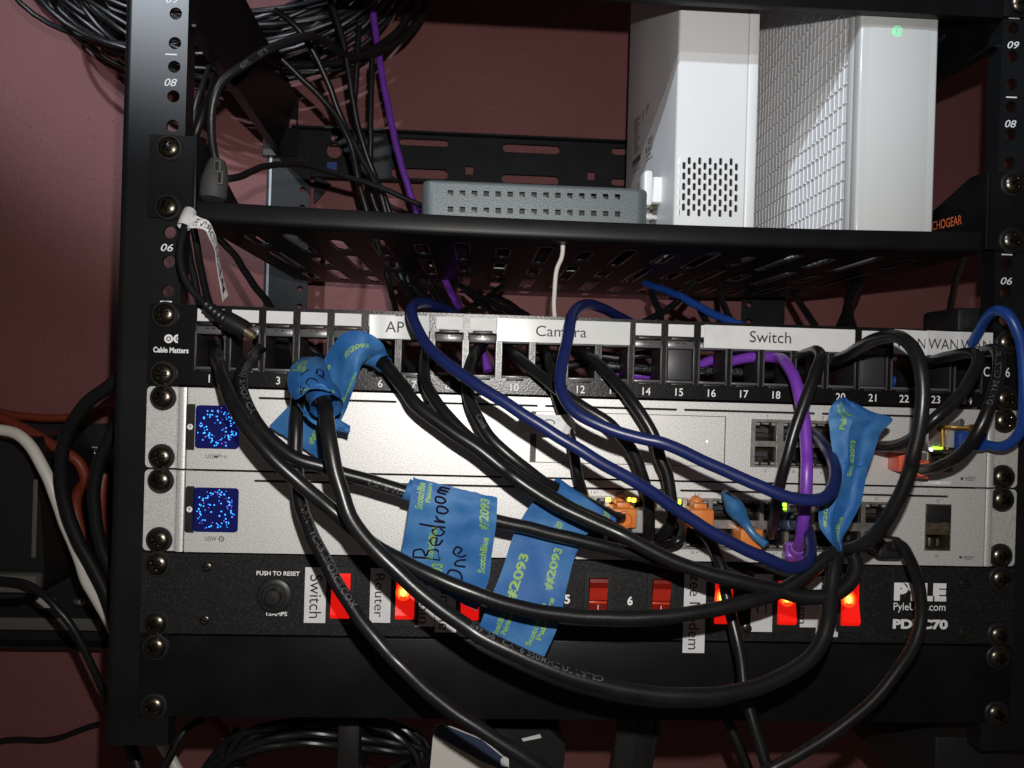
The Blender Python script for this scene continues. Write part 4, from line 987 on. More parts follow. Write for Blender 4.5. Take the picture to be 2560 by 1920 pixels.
c2, P2 = cable('network_cable', 'A: 225,60@26 228,120@4 255,250@-20 305,410@-36 370,580@-46 440,740@-50 540,900@-52 650,1050@-54 780,1185@-55 920,1320@-55 1060,1445@-55 1200,1560@-54 B: 698,100@-53 850,225@-52 1020,385@-54 1240,530@-57 1500,670@-60 1750,800@-62 2000,905@-63 2212,985@-63 G: 500,97@-63 700,135@-62 900,148@-62 1100,143@-62 1300,122@-61 1450,92@-60 E: 200,1415@-58 350,1372@-57 500,1290@-56 650,1195@-55 800,1080@-54 930,985@-53 1020,935@-51',
    3.4, BK, 'black printed cable from port 1 sweeping along the middle of the power strip', group=GF,
    prints=[('SHOP  (10060S)  DA60FT', .045, 3.0, .35)])
c3, P3 = cable('network_cable', 'A: 1120,330@20 1130,400@-8 1180,480@-24 1250,560@-38 1305,650@-50 1325,800@-58 1345,950@-61 1375,1150@-63 1420,1350@-64 1480,1550@-65 B: 850,20@-66 905,160@-66 980,300@-67 1080,430@-68 1200,555@-69 1350,700@-70 1500,845@-70 1700,1020@-71 1900,1170@-72 2100,1305@-72 G: 346,225@-73 500,300@-74 700,388@-75 900,442@-75 1100,478@-75 1300,486@-74 1450,468@-73 1600,425@-71 1750,345@-68 1820,255@-65 E: 900,1659@-64 925,1480@-60 945,1300@-57 965,1130@-55 1000,1000@-53 1025,935@-51',
    3.6, BK, 'thickest black cable sagging lowest across the blank panel, from the taped loop', group=GF,
    prints=[('E497561 CAT6 550MHZ UL LISTED', .50, 3.0, .75)])
c4, P4 = cable('network_cable', 'A: 1010,120@24 1030,260@4 1045,420@-16 1042,650@-30 1032,850@-34 1022,1050@-35 1022,1220@-36 1040,1400@-38 1062,1600@-40 B: 430,30@-40 480,200@-43 550,380@-46 640,560@-49 720,725@-51 810,885@-53 910,1035@-55 1020,1195@-57 1150,1370@-59 1300,1545@-61 1400,1655@-62 G: 150,490@-64 300,598@-65 440,690@-66 600,790@-67 740,880@-67',
    3.3, BK, 'black cable printed with a web address dropping off the bottom edge', group=GF, prints=[('INFINITYCABLEFORCE.COM', .39, 3.3, .35)])
c5, P5 = cable('network_cable', 'A: 1740,180@-12 1800,200@-18 1890,270@-23 2000,400@-28 2130,555@-32 K10: 1350,150@-36 1550,310@-39 1750,450@-41 1950,580@-42 2150,745@-43 C: 1106,748@-45 1300,885@-46 1500,1010@-47 1700,1115@-48 1900,1205@-49 2100,1295@-50 D: 474,790@-51 700,912@-52 900,1010@-53 1150,1112@-54 1400,1190@-55 1700,1262@-56 2000,1322@-56 E: 600,1378@-57 850,1398@-58 1020,1350@-58 1140,1235@-57 1185,1100@-55 1160,990@-53 1080,930@-51',
    3.5, BK, 'glossy black cable from the folded blue tape running diagonally down to the right', group=GF)
c6, P6 = cable('network_cable', 'I: 345,560@20 325,590@-4 312,650@-14 305,760@-22 320,850@-27 365,945@-32 440,1050@-35 530,1160@-38 650,1270@-40 800,1385@-42 C: 900,560@-42 1100,700@-43 1300,838@-44 1500,960@-44 1700,1070@-44 1950,1180@-44 2100,1250@-44 D: 600,860@-44 800,950@-43',
    3.1, BK, 'black cable dropping from port 7 beside the blue cable and joining the diagonal bundle', group=GF)
c7, P7 = cable('network_cable', 'I: 770,540@22 725,575@2 680,660@-12 648,760@-20 640,870@-25 662,990@-29 720,1120@-33 800,1260@-36 950,1405@-38 1090,1510@-38 1240,1625@-36 C: 1560,870@-32 1750,960@-29 1950,1070@-27 2080,1140@-25 D: 400,610@-24 445,610@-20',
    3.1, BK, 'black cable from port 9 ending in the first orange plug', group=GF, prints=[('Cat6', .43, 3.0, .3)])
c8, P8 = cable('network_cable', 'I: 900,600@22 960,588@4 1050,680@-12 1200,795@-22 1310,880@-27 1430,970@-30 1550,1050@-32 1700,1140@-34 1800,1235@-35 1880,1330@-35 1945,1440@-35 D: 640,150@-35 690,300@-34 720,480@-33 725,680@-31 720,800@-27 730,850@-16',
    3.0, BK, 'black cable curving from port 10 to stop behind the diagonal bundle', group=GF)
c9, P9 = cable('network_cable', 'I: 1440,590@22 1520,610@2 1640,700@-12 1780,840@-22 1900,985@-28 2010,1150@-31 2090,1300@-32 2150,1450@-33 D: 830,20@-33 895,150@-33 930,330@-33 950,510@-33 945,640@-32 890,740@-29 800,800@-22',
    3.1, BK, 'black cable from port 12 hooking round to the left at its lower end', group=GF)
c10, P10 = cable('network_cable', 'I: 1200,585@20 1250,610@0 1275,720@-10 1305,890@-18 1355,1050@-22 1425,1240@-26 1460,1390@-28 1490,1550@-28 C: 1770,800@-26 1805,910@-22 1830,990@-12',
    2.7, BK, 'thin black cable wearing a white paper flag', group=GF)
mb = MB(); G = sheet([('C', 1165, 165, -26, 1180, 285, -26), ('C', 1290, 140, -27, 1290, 320, -27), ('C', 1450, 145, -28, 1450, 325, -28), ('C', 1590, 150, -28.5, 1610, 340, -28.5), ('C', 1655, 140, -28, 1660, 335, -28), ('C', 1720, 200, -24, 1735, 325, -24)], nu=8, bulge=.2)
sheet_mb(G, 'paper', mb=mb); stroke_sheet(mb, G, [(.30, .38), (.28, .46), (.42, .50), (.62, .42)], .5, 'marker_ink')
obj('paper_flag', mb, c10, label='white folded paper flag with a pen mark')
c16, P16 = cable('network_cable', 'D: 1130,700@2 1230,740@-12 1330,850@-20 1400,1000@-24 1450,1130@-27 K15: 1850,150@-30 1900,370@-34 1945,550@-36 1980,740@-38 2000,930@-40 2035,1090@-42 2085,1260@-44 2140,1450@-46 2200,1659@-48 2260,1850@-48',
    3.0, BK, 'black cable from a lower switch port falling steeply behind the lowest loop', group=GF)
cr, Pr = cable('network_cable', 'D: 1010,600@-10 1045,690@-20 1045,780@-26 1000,850@-28 930,895@-28 850,880@-20', 2.4, BK, 'short black cable end curled in a hook above the printed cable', group=GF)
# blue
b1, Q1 = cable('network_cable', 'I: 640,380@44 540,315@26 440,275@10 350,245@-6 260,235@-20 212,270@-26 215,350@-30 295,515@-38 400,640@-44 550,755@-50 700,860@-55 880,970@-58 1050,1080@-60 1250,1212@-62 1450,1335@-63 1700,1485@-64 1900,1592@-64 D: 675,305@-64 900,470@-63 1100,605@-62 1300,730@-62 1500,835@-62 1700,935@-62 1900,1022@-62 E: 480,1095@-61 600,1108@-59 690,1075@-56 735,980@-52 740,850@-46 710,720@-36 640,650@-24 560,640@-12',
    2.85, 'cable_blue', 'dark blue cable running from above the AP label down to the lower right ports', group='dark blue network cables')
b2, Q2 = cable('network_cable', 'I: 1950,420@40 1810,345@20 1700,285@4 1590,250@-12 1500,262@-24 1440,340@-32 1425,450@-37 1400,570@-42 1362,700@-46 1348,830@-50 1375,950@-54 1445,1050@-57 1560,1130@-59 1750,1212@-61 2000,1290@-63 K11: 1280,500@-64 1600,640@-65 1900,775@-66 E: 0,200@-67 250,305@-68 500,408@-69 740,445@-69 880,415@-68 960,325@-66 985,200@-62 965,80@-56 F: 450,1400@-48 380,1290@-34 310,1210@-16 270,1180@-2',
    2.85, 'cable_blue', 'dark blue cable arching over the Camera label and looping back at the right', group='dark blue network cables')
pu, Qp = cable('network_cable', 'K8: -420,1500@20 -200,1430@8 F: -60,450@-4 0,480@-18 60,560@-26 115,680@-30 150,820@-32 180,950@-34 205,1080@-36 218,1250@-38 222,1420@-40 E: 698,80@-42 695,230@-43 690,400@-43 678,560@-42 660,700@-40 632,850@-34 590,960@-24',
    3.0, 'cable_purple', 'bright purple cable hanging straight down in front of the silver router')
c11, P11 = cable('network_cable', 'F: 60,470@24 160,435@-4 260,390@-24 330,378@-36 368,430@-42 345,510@-44 300,620@-46 250,750@-47 195,910@-48 130,1080@-48 80,1250@-48 40,1410@-48 E: 460,150@-47 425,320@-45 395,480@-40 378,640@-32 355,780@-22',
    2.75, BK, 'black cable bending sharply out of port 19 and crossing the purple one', group=GF)
c12, P12 = cable('network_cable', 'F: 420,520@20 500,480@-6 620,425@-24 760,345@-40 900,270@-52 1050,228@-60 1180,262@-66 1280,370@-70 1340,520@-73 1370,700@-74 1370,900@-75 1355,1060@-75 1315,1250@-74 1265,1450@-73 E: 1740,80@-72 1690,220@-71 1605,420@-69 1500,610@-66 1385,765@-63 1255,870@-59 1130,915@-55 1050,915@-52',
    3.1, BK, 'black cable making the big arch over the WAN labels at the right', group=GF)
c13, P13 = cable('network_cable', 'F: 1330,520@22 1450,480@-4 1600,445@-26 1760,415@-40 1870,405@-46 1920,450@-48 1900,560@-50 1830,690@-52 1740,820@-53 1610,950@-54 1490,1050@-54 1390,1150@-52 1260,1255@-46 1110,1315@-36 950,1325@-28 820,1310@-14 700,1300@0',
    2.9, BK, 'black cable from port 22 turning back left behind the torn blue tape', group=GF)
c14, P14 = cable('network_cable', 'F: 1700,500@22 1830,450@0 1960,390@-26 2060,360@-40 2120,400@-46 2130,520@-50 2085,740@-54 2015,950@-56 1945,1120@-56 1860,1270@-54 1750,1400@-50 1620,1490@-44 1480,1545@-36 1370,1555@-26 1320,1550@-18',
    2.9, BK, 'black printed cable at the far right ending in the red plug', group=GF, prints=[('CM 75C SOL 70 LISTED 24AWG', .33, 2.8, -.1)])
b3, Q3 = cable('network_cable', 'K8: 1600,1500@24 1700,1400@6 1770,1300@-6 1840,1160@-18 1900,1065@-26 1975,1018@-32 2060,1045@-36 2130,1140@-38 2180,1290@-38 2205,1450@-37 K12: 2215,80@-36 2210,250@-34 2180,400@-31 2110,500@-27 2020,545@-23 1920,535@-18 1820,505@-12 1740,490@-8',
    2.7, 'cable_bright_blue', 'bright blue cable arching at the right edge into the small silver module')
pw, Pw = cable('network_cable', 'E: 1490,880@-12 1560,862@-19 1640,880@-24 1700,985@-28 1750,1090@-32 1785,1200@-35 1810,1320@-38 1825,1450@-40 1828,1600@-43 O: 1978,1390@-46 1945,1440@-48 1895,1505@-50 1830,1560@-51 1760,1610@-52 1680,1655@-53 1600,1700@-53',
    3.0, BK, 'black cable from the black boot curving past the white lettering', group=GF)
# plugs
plug(b1, Q1, -1, 'navy_boot', L=17, w=5.6, h=5.0); plug(pu, Qp, -1, 'purple_boot', L=18, w=5.8, h=4.6)
plug(c14, P14, -1, 'red_boot', L=22, w=5.4, h=5.0, push=4)
q = rect('E', 1350, 760, 1640, 1005, -12); mb = MB(); mb.box(q[0], q[1]-2, -18, -3, q[2], q[3]-3, 'black_plastic', r=2.2, seg=3); mb.lathe([(4.4, 0), (4.0, 5), (3.3, 9)], Pw[0].lerp(Pw[4], .5), (Pw[8]-Pw[2]).normalized(), 'black_plastic', n=18); obj('plug_boot', mb, pw)
def boot(par, c, cx, cy, w, h, y0, y1, m_, dome=True, hole=True, label=None, name='plug_boot'):
    mb = MB(); p = atc(c, cx, cy, (y0+y1)/2); w *= 1; 
    mb.box(p.x-w/2, p.x+w/2, y0, y1, p.z-h/2, p.z+h/2, m_, r=1.3, seg=3)
    if dome: mb.lathe([(3.6, 0), (3.5, -3), (2.9, -5), (1.6, -6.1), (0, -6.4)], (p.x, y1-2, p.z+h/2+2.0), (0, 1, 0), m_, n=20); mb.box(p.x-3.6, p.x+3.6, y0+4, y1, p.z+h/2-1, p.z+h/2+2.6, m_, r=.8)
    if hole: mb.lathe([(4.6, 1.2), (4.6, -2.2), (3.6, -2.6), (3.4, -2.4), (3.4, .4)], (p.x, y0, p.z-.4), (0, 1, 0), m_, n=24)
    for k in range(3): mb.box(p.x-w/2-.15, p.x+w/2+.15, y0+4+k*3.2, y0+5.2+k*3.2, p.z-h/2+1, p.z+h/2-1, m_, r=.3)
    return obj(name, mb, par, label=label)
boot(c7, 'D', 450, 590, 13.4, 10.5, -20, -2, 'orange_boot', label='orange plug boot with a round latch')
op = thing('plug_end', atc('D', 1200, 590, -10), 'orange plug with round latch alone in the middle of the upper ports', 'plug', 'orange plugs in the switch')
boot(op, 'D', 1205, 600, 13.0, 10.5, -19, -2, 'orange_boot', hole=False)
op2 = thing('plug_end', atc('D', 1680, 800, -10), 'orange plug in a lower port under the shiny blue boot', 'plug', 'orange plugs in the switch')
boot(op2, 'D', 1690, 800, 12.6, 11, -17, -2, 'orange_boot', dome=False, hole=False)
wp = thing('plug_end', atc('D', 610, 640, -10), 'clear plug between the first orange plug and the black cables', 'plug')
boot(wp, 'D', 620, 630, 9.5, 12.5, -15, -2, 'clear_plastic', dome=False, hole=False)
rp = thing('plug_end', atc('D', 830, 600, -10), 'white and red plug just visible between two black cables', 'plug')
boot(rp, 'D', 805, 610, 8.5, 10, -14, -2, 'cable_white', dome=False, hole=False, name='plug_tip'); boot(rp, 'D', 870, 610, 6, 9, -13, -2, 'red_boot', dome=False, hole=False)
# shiny blue boot with its tail
bt = thing('plug_end', atc('D', 1620, 560, -12), 'shiny blue rubber boot with a pointed tail among the switch ports', 'plug')
mb = MB(); P = spline(path('D: 1470,350@-22 1490,400@-21 1540,470@-19 1600,560@-18 1670,660@-19 1760,780@-22 1880,880@-26'), 6); n = len(P)
R = [1.2+3.3*math.exp(-((i/(n-1)-.42)/.2)**2) + (.9 if i/(n-1) > .5 else .6) for i in range(n)]
mb.tube(P, R, 'blue_boot', n=16); obj('plug_boot', mb, bt)
# silver transceiver module with the blue plug
sf = thing('plug_end', atc('K12', 1480, 470, -10), 'silver transceiver module with gold edges holding the bright blue plug', 'plug')
q = rect('K12', 1378, 352, 1510, 580, -12); mb = MB(); mb.box(q[0], q[1], -13, 6, q[2], q[3], 'port_metal', r=.5); obj('module_body', mb, sf)
mb = MB()
for x in (1500, 1535): 
    a, b = atc('K12', x, 360, -14), atc('K12', x+12, 565, -14); mb.tube([a, a.lerp(b, .5), b], .9, 'gold', n=8)
a, b = atc('K12', 1510, 372, -15), atc('K12', 1735, 380, -22); mb.tube([a, b], [1.6, 1.2], 'gold', n=10); mb.lathe([(2, 0), (2, 3), (1, 3.5)], b, (1, 0, 0), 'gold', n=12)
a, b = atc('K12', 1570, 362, -17), atc('K12', 1680, 325, -24); mb.tube([a, b], [.8, 1.8], 'port_metal', n=8); obj('latch_bail', mb, sf)
q = rect('K12', 1550, 400, 1605, 550, -16); mb = MB(); mb.box(q[0], q[1], -17, -3, q[2], q[3], 'clear_plastic', r=.6); obj('plug_tip', mb, sf)
led(sf, 'K12', 1470, 555, 'led_green', 2.6, .5, Y=-14); led(sf, 'K12', 1412, 568, 'led_white', .8, .8, Y=-14)
q = rect('K12', 1605, 408, 1850, 590, -14); mb = MB(); mb.box(q[0], q[1], -19, -8, q[2]+1, q[3], 'cable_bright_blue', r=1.6); obj('plug_boot', mb, b3)
q = rect('K12', 1100, 590, 1400, 760, -12); mb = MB(); mb.box(q[0], q[0]+12, -16, -3, q[2], q[3], 'red_boot', r=1.3); obj('plug_boot', mb, c14, label='red plug boot')

# ================================================================ blue painter's tape
def prints(mb, G, lst):
    for t, u0, u1, v0, v1, md in lst: sheet_text(mb, G, t, u0, u1, v0, v1, 'tape_print', md, bold=.35)
TG = 'blue tape flags on the cables'
# folded flag at the top, wrapped on the diagonal cable
G = sheet([('A', 1930, 190, -25, 1720, 235, -25), ('A', 1870, 60, -31, 1690, 270, -30), ('A', 1700, -45, -34, 1650, 340, -33), ('A', 1500, -30, -33, 1600, 500, -32), ('A', 1360, 140, -29, 1530, 690, -28), ('A', 1200, 400, -25, 1460, 840, -25), ('A', 1000, 640, -22, 1390, 1000, -22), ('A', 760, 890, -18, 1295, 1240, -17)], bulge=lambda v: 1.5*math.sin(v*3))
mb = sheet_mb(G, 'tape_blue'); prints(mb, G, [('#2093', .66, .84, .02, .15, 'h'), ('#2093', .30, .42, .22, .46, 'u'), ('ScotchBlue', .82, .90, .36, .60, 'u'), ('ScotchBlue', .12, .22, .60, .86, 'u'), ('#2093', .62, .74, .74, .96, 'u')])
t1 = obj('tape_flag', mb, base=G[0][8]); tag(t1, 'long blue tape flag folded over the top with its tail hanging behind the loops', 'tape', TG)
mb = MB(); P = path('A: 1745,170@-20 1800,200@-22 1850,235@-24 1895,275@-26'); P = spline(P, 4); mb.tube(P, [6.6, 6.4, 6.1, 5.9, 5.7, 5.5, 5.3, 5.2, 5.1, 5.0, 4.9, 4.8, 4.8][:len(P)], 'tape_blue', n=20, cap=False); obj('tape_wrap', mb, t1)
# pouch-like wrap on the two vertical cables
G = sheet([('A', 1100, 205, -34, 1275, 205, -34), ('A', 1000, 270, -42, 1335, 300, -44), ('A', 950, 375, -47, 1375, 410, -50), ('A', 942, 480, -50, 1405, 500, -53), ('A', 970, 570, -52, 1430, 570, -55), ('A', 1010, 640, -52, 1442, 625, -55)], bulge=9)
# concave opening: lift the last rows upward in the middle
R_ = len(G)-1
for i in range(R_+1):
    v = max(0, (i/R_-.55)/.45)
    for k in range(17):
        u = k/16; G[i][k] = G[i][k]+Vector((0, 0, 1))*(7.5*v*v*math.exp(-((u-.55)/.33)**2))
mb = sheet_mb(G, 'tape_blue'); prints(mb, G, [('ScotchBlue', .06, .40, .12, .34, 'u'), ('Painter #2093', .22, .95, .70, .84, 'h')])
for st in ([(.30, .62), (.24, .78), (.20, .9), (.28, .78), (.36, .66)], [(.46, .66), (.42, .55), (.50, .46), (.62, .48), (.68, .62)], [(.66, .36), (.72, .28), (.82, .30), (.80, .40), (.70, .38), (.84, .46)], [(.30, .42), (.40, .34), (.50, .30)]): stroke_sheet(mb, G, st, 1.0, 'marker_ink')
t2 = obj('tape_flag', mb, base=G[0][8]); tag(t2, 'blue tape wrapped like a pouch round two cables beside ports 3 and 4', 'tape', TG)
mb = MB(); P = spline(path('A: 1275,560@-44 1315,620@-49 1330,700@-52'), 4); mb.tube(P, [7.6]*len(P), 'tape_blue', n=20, cap=False); obj('tape_wrap', mb, t2)
G2 = sheet([('A', 1040, 660, -42, 1080, 730, -42), ('A', 1120, 740, -40, 1150, 830, -40), ('A', 1250, 780, -38, 1270, 900, -38), ('A', 1400, 800, -36, 1410, 930, -36), ('A', 1500, 850, -34, 1500, 950, -34), ('A', 1568, 890, -33, 1550, 970, -33)], bulge=1)
mb = sheet_mb(G2, 'tape_blue'); obj('tape_tail', mb, t2)
# flag with handwriting
G = sheet([('C', 130, 765, -46.5, 962, 965, -46.5), ('C', 115, 880, -47.5, 958, 1090, -47.5), ('C', 92, 1050, -47.5, 950, 1220, -47.5), ('C', 60, 1250, -46.5, 930, 1370, -46.5), ('C', 20, 1480, -45.5, 902, 1560, -45.5), ('C', 15, 1640, -45, 880, 1760, -45), ('C', 40, 1700, -45, 760, 2085, -45)], bulge=.8)
mb = sheet_mb(G, 'tape_blue')
prints(mb, G, [('#2093', .80, .92, .05, .42, 'u'), ('ScotchBlue', .06, .15, .04, .34, 'u'), ('Painters', .17, .23, .02, .26, 'u'), ('ScotchBlue', .27, .35, .46, .74, 'u'), ('ScotchBlue', .86, .94, .50, .80, 'u'), ('#2093', .34, .48, .76, .98, 'u')])
W_ = lambda s: [stroke_sheet(mb, G, p, 1.0, 'marker_ink') for p in s]
W_([[(.13, .725), (.28, .72), (.43, .725)], [(.13, .725), (.135, .665), (.22, .65), (.27, .70), (.30, .65), (.39, .645), (.43, .715)],   # B
    [(.36, .60), (.36, .555), (.32, .55), (.295, .575), (.33, .605), (.40, .60), (.43, .56)],             # e
    [(.34, .475), (.30, .50), (.33, .53), (.40, .53), (.43, .50), (.38, .475)], [(.14, .462), (.28, .466), (.44, .46)],             # d
    [(.30, .42), (.42, .415), (.34, .40), (.31, .37)],                                    # r
    [(.40, .34), (.32, .33), (.32, .28), (.40, .275), (.44, .305), (.40, .34)],            # o
    [(.36, .24), (.29, .23), (.29, .185), (.37, .18), (.40, .21), (.36, .24)],             # o
    [(.40, .125), (.30, .115), (.31, .09), (.42, .085), (.32, .07), (.33, .045), (.44, .04)],   # m
    [(.62, .90), (.53, .87), (.55, .81), (.66, .82), (.70, .87), (.62, .90)],              # O
    [(.72, .765), (.60, .755), (.62, .72), (.72, .70)],                                   # n
    [(.62, .66), (.66, .62), (.60, .605), (.57, .65), (.66, .68), (.72, .66)]])            # e
t3 = obj('tape_flag', mb, base=G[0][8]); tag(t3, 'wide blue tape flag with a handwritten name in black marker', 'tape', TG)
mb = MB(); P = spline(path('C: 60,880@-43 110,900@-43 180,930@-43'), 3); mb.tube(P, [5.4, 5.2, 5.0, 5.0, 4.9, 4.9, 4.8][:len(P)], 'tape_blue', n=20, cap=False); obj('tape_wrap', mb, t3)
# flag that passes behind two cables
G = sheet([('C', 1495, 815, -33, 2125, 1165, -31), ('C', 1570, 770, -35, 2135, 1180, -33), ('C', 1560, 900, -37, 2118, 1240, -34), ('C', 1330, 1000, -36, 1830, 1335, -35), ('C', 1205, 1165, -35.5, 1790, 1430, -35), ('C', 1115, 1345, -36, 1738, 1518, -36), ('O', 1085, 1230, -40, 1226, 1262, -40), ('O', 1048, 1320, -43, 1206, 1350, -43), ('O', 1030, 1368, -43, 1172, 1427, -43)], bulge=.6)
mb = sheet_mb(G, 'tape_blue')
prints(mb, G, [('#2093', .78, .9, .06, .26, 'u'), ('#20', .50, .62, .40, .50, 'u'), ('#2093', .66, .80, .62, .78, 'u'), ('#2093', .18, .34, .68, .84, 'u'), ('ScotchBlue', .68, .76, .82, .97, 'u'), ('Painters', .78, .86, .80, .94, 'u'), ('ScotchBlue', .20, .28, .87, .97, 'u'), ('Painters', .30, .38, .86, .96, 'u')])
t4 = obj('tape_flag', mb, base=G[0][8]); tag(t4, 'blue tape strip slipping behind two black cables down to the power strip', 'tape', TG)
# torn upright tape at the right
G = sheet([('F', 540, 850, -50, 600, 850, -50), ('F', 480, 910, -50, 720, 905, -50), ('F', 445, 985, -50, 860, 980, -50), ('F', 440, 1060, -50, 1075, 1062, -48), ('F', 452, 1160, -50, 960, 1190, -48), ('F', 470, 1320, -50, 905, 1340, -49), ('F', 500, 1500, -51, 850, 1500, -50), ('E', 960, 130, -52, 1300, 130, -51), ('E', 830, 470, -53, 1235, 460, -52), ('E', 828, 700, -53, 1120, 690, -53), ('E', 930, 850, -54, 1050, 830, -54), ('E', 1010, 945, -54, 1052, 930, -54)], bulge=lambda v: 2.2+1.2*math.sin(v*7))
for i in range(len(G)):   # a crease along the strip and a ragged top
    for k in range(17):
        u = k/16; G[i][k] = G[i][k]+(CAMP-G[i][k]).normalized()*(1.3*math.exp(-((u-.38)/.06)**2)-1.5*math.exp(-((u-.66)/.10)**2))
for k in range(17):
    for i in range(3): G[i][k] = G[i][k]+Vector((0, 0, rw.uniform(-.5, .5)))
mb = sheet_mb(G, 'tape_blue'); prints(mb, G, [('ScotchBlue', .30, .40, .04, .24, 'u'), ('Painters', .18, .28, .10, .36, 'u'), ('#2093', .42, .54, .42, .54, 'u'), ('ScotchBlue', .45, .57, .56, .66, 'u'), ('#2093', .12, .24, .70, .82, 'u'), ('ScotchBlue', .55, .70, .78, .92, 'u')])
t5 = obj('tape_flag', mb, base=G[5][8]); tag(t5, 'crumpled torn blue tape standing upright from the cable knot at the right', 'tape', TG)

# ================================================================ power lead with paper tag at the left
dc, Pd = cable('power_lead', 'K5: 1900,80@40 1760,120@16 1690,150@2 1640,190@-8 1595,290@-14 1562,420@-18 1556,560@-20 1575,690@-22 1640,820@-23 1720,915@-24 1800,990@-25', 1.9, 'cable_thin', 'thin black power lead with a white paper tag, its barrel plug hanging free', 'power lead')
mb = MB(); P = spline(path('K5: 1785,975@-25 1860,1040@-25 1935,1095@-25 2000,1130@-25 2090,1180@-25 2125,1205@-25'), 6)
R = [2.6+(.35 if (i % 3 == 0 and i < 14) else 0)+min(i, 14)*.09+(1.1 if i > 14 else 0) for i in range(len(P))]
mb.tube(P, R, 'cable_thin', n=18); pl = obj('barrel_plug', mb, dc)
mb = MB(); P = spline(path('K5: 2110,1195@-25 2150,1220@-25 2190,1248@-25'), 3); mb.tube(P, 2.7, 'brass_cage', n=18, cap=False); mb.tube([P[0], P[-1]], .6, 'port_metal', n=8); obj('plug_tip', mb, pl)
G = sheet([('K5', 1640, 165, -11, 1590, 300, -13), ('K5', 1690, 200, -14, 1620, 312, -15), ('K5', 1740, 225, -15, 1700, 312, -16), ('K5', 1800, 250, -14, 1770, 330, -15), ('K5', 1850, 340, -10, 1810, 400, -16), ('K5', 1882, 460, -6, 1858, 500, -15), ('K5', 1900, 600, -6, 1870, 600, -14), ('K5', 1935, 760, -6, 1895, 760, -14), ('K5', 1970, 890, -6, 1928, 945, -14)], nu=10)
mb = sheet_mb(G, 'paper'); sheet_text(mb, G, 'MAIN DRIVE', .16, .78, .18, .96, 'paper_ink', 'u', bold=.1); obj('paper_tag', mb, dc, label='white paper tag reading MAIN DRIVE')
mb = MB(); P = spline(path('K5: 1640,175@-8 1610,240@-13 1588,300@-15'), 3); mb.tube(P, 3.4, 'paper', n=18, cap=False); obj('tag_wrap', mb, dc)
# ================================================================ behind the rack
# coil of cable on the wall
rc = random.Random(12); mb = MB()
mid = at(560, -190, 240)
for i in range(40):
    d = rc.uniform(195, 285); c = at(545+rc.uniform(-45, 45), -225+rc.uniform(-40, 30), d)
    e = at(545+1000, -225, d); k = (e-c).length/1000
    rx, rz = k*rc.uniform(330, 530), k*rc.uniform(270, 425)
    if i < 4: rx, rz = k*(480+i*18), k*(432-i*16)
    a = rc.uniform(-.25, .25); p1, p2 = rc.uniform(0, 6), rc.uniform(0, 6); pts = []
    for j in range(57):
        t = 2*math.pi*j/56+1.4; w = 1+.035*math.sin(2*t+p1)+.02*math.sin(3*t+p2)
        x, z = rx*w*math.cos(t), rz*w*math.sin(t)
        pts.append(c+Vector((x*math.cos(a)-z*math.sin(a), 9*math.sin(t+p1), x*math.sin(a)+z*math.cos(a))))
    mb.tube(pts, 2.25, 'cable_thin', n=10, twist=.2)
coil = obj('cable_coil', mb, base=mid); tag(coil, 'big loose coil of black cable hanging on the wall behind the upper left', 'cable coil')
mb = MB(); c = at(300, 60, 205)
mb.box(c.x-9, c.x+9, 180, 290, c.z-2, c.z+44, 'black_plastic', r=2); obj('hook_strap', mb, coil) if False else None
GB = 'black cables hanging behind the rack'
def back(spec, r, label, m_='cable_thin', group=GB, name='network_cable', cat='cable', prints=()):
    return cable(name, spec, r*.88, m_, label, cat, group, n=12, res=6, wob=.25, prints=prints)
back('H: 1290,-60@150 1330,90@150 1390,240@152 1430,420@155 1455,620@158 1490,820@160 1530,1010@164 1590,1200@168 1660,1390@172 1760,1560@178 I: 200,180@190 330,260@180 480,330@130 560,380@60', 2.7, 'black cable hanging from the coil in a long straight slant to the grey box')
back('H: 880,80@120 1000,160@120 1080,240@122 1150,340@126 1230,500@132 1290,640@136 1370,850@142 1450,1030@150 1540,1200@158 1640,1380@168 1720,1520@174 I: 130,110@186 260,230@170 430,320@120 520,370@60', 2.7, 'black cable crossing the coil then falling behind the shelf')
back('H: 870,380@110 960,480@114 1080,590@120 1200,710@126 1330,850@134 1420,1000@142 1490,1180@150 1500,1290@154 1530,1420@158 1590,1620@164 I: 40,60@176 60,170@170 90,300@140 120,380@80', 2.6, 'black cable leaving the side bar with a bright highlight')
back('H: 1640,380@185 1622,560@185 1620,800@186 1618,1050@188 1610,1300@190 1625,1600@195 I: 330,100@205 420,220@190 560,320@140 640,380@70', 2.7, 'black cable hanging plumb in front of the keyhole bar')
back('H: 1530,200@200 1520,420@200 1500,640@202 1490,860@204 1500,1100@206 1520,1300@208 1560,1640@212', 2.8, 'black cable half hidden behind the slanting ones')
back('H: 560,640@90 700,500@84 850,390@86 1000,300@95 1150,270@110 1290,330@130 1400,420@150 1560,430@170 1760,370@190 1900,270@200 2010,130@206 2080,-40@210', 3.0, 'black cable sweeping from the coil across to the upper right', )
back('H: 1000,500@150 1200,500@160 1400,470@175 1600,410@190 1800,270@200 1900,130@205 1960,-40@210', 3.0, 'inner of the two black arcs rising to the right of the coil')
cp, _ = cable('network_cable', path('H: 1640,60@205 1640,140@205 1665,320@204 1690,470@203 1730,720@202 1770,920@202 1830,1180@202 1890,1400@202 1970,1620@202 I: 480,90@205 530,190@190 590,290@150 640,360@90 760,600@50 800,760@44'), 2.8, 'cable_purple', 'purple cable hanging from the coil down past the grey box', n=12, res=6, wob=.25)
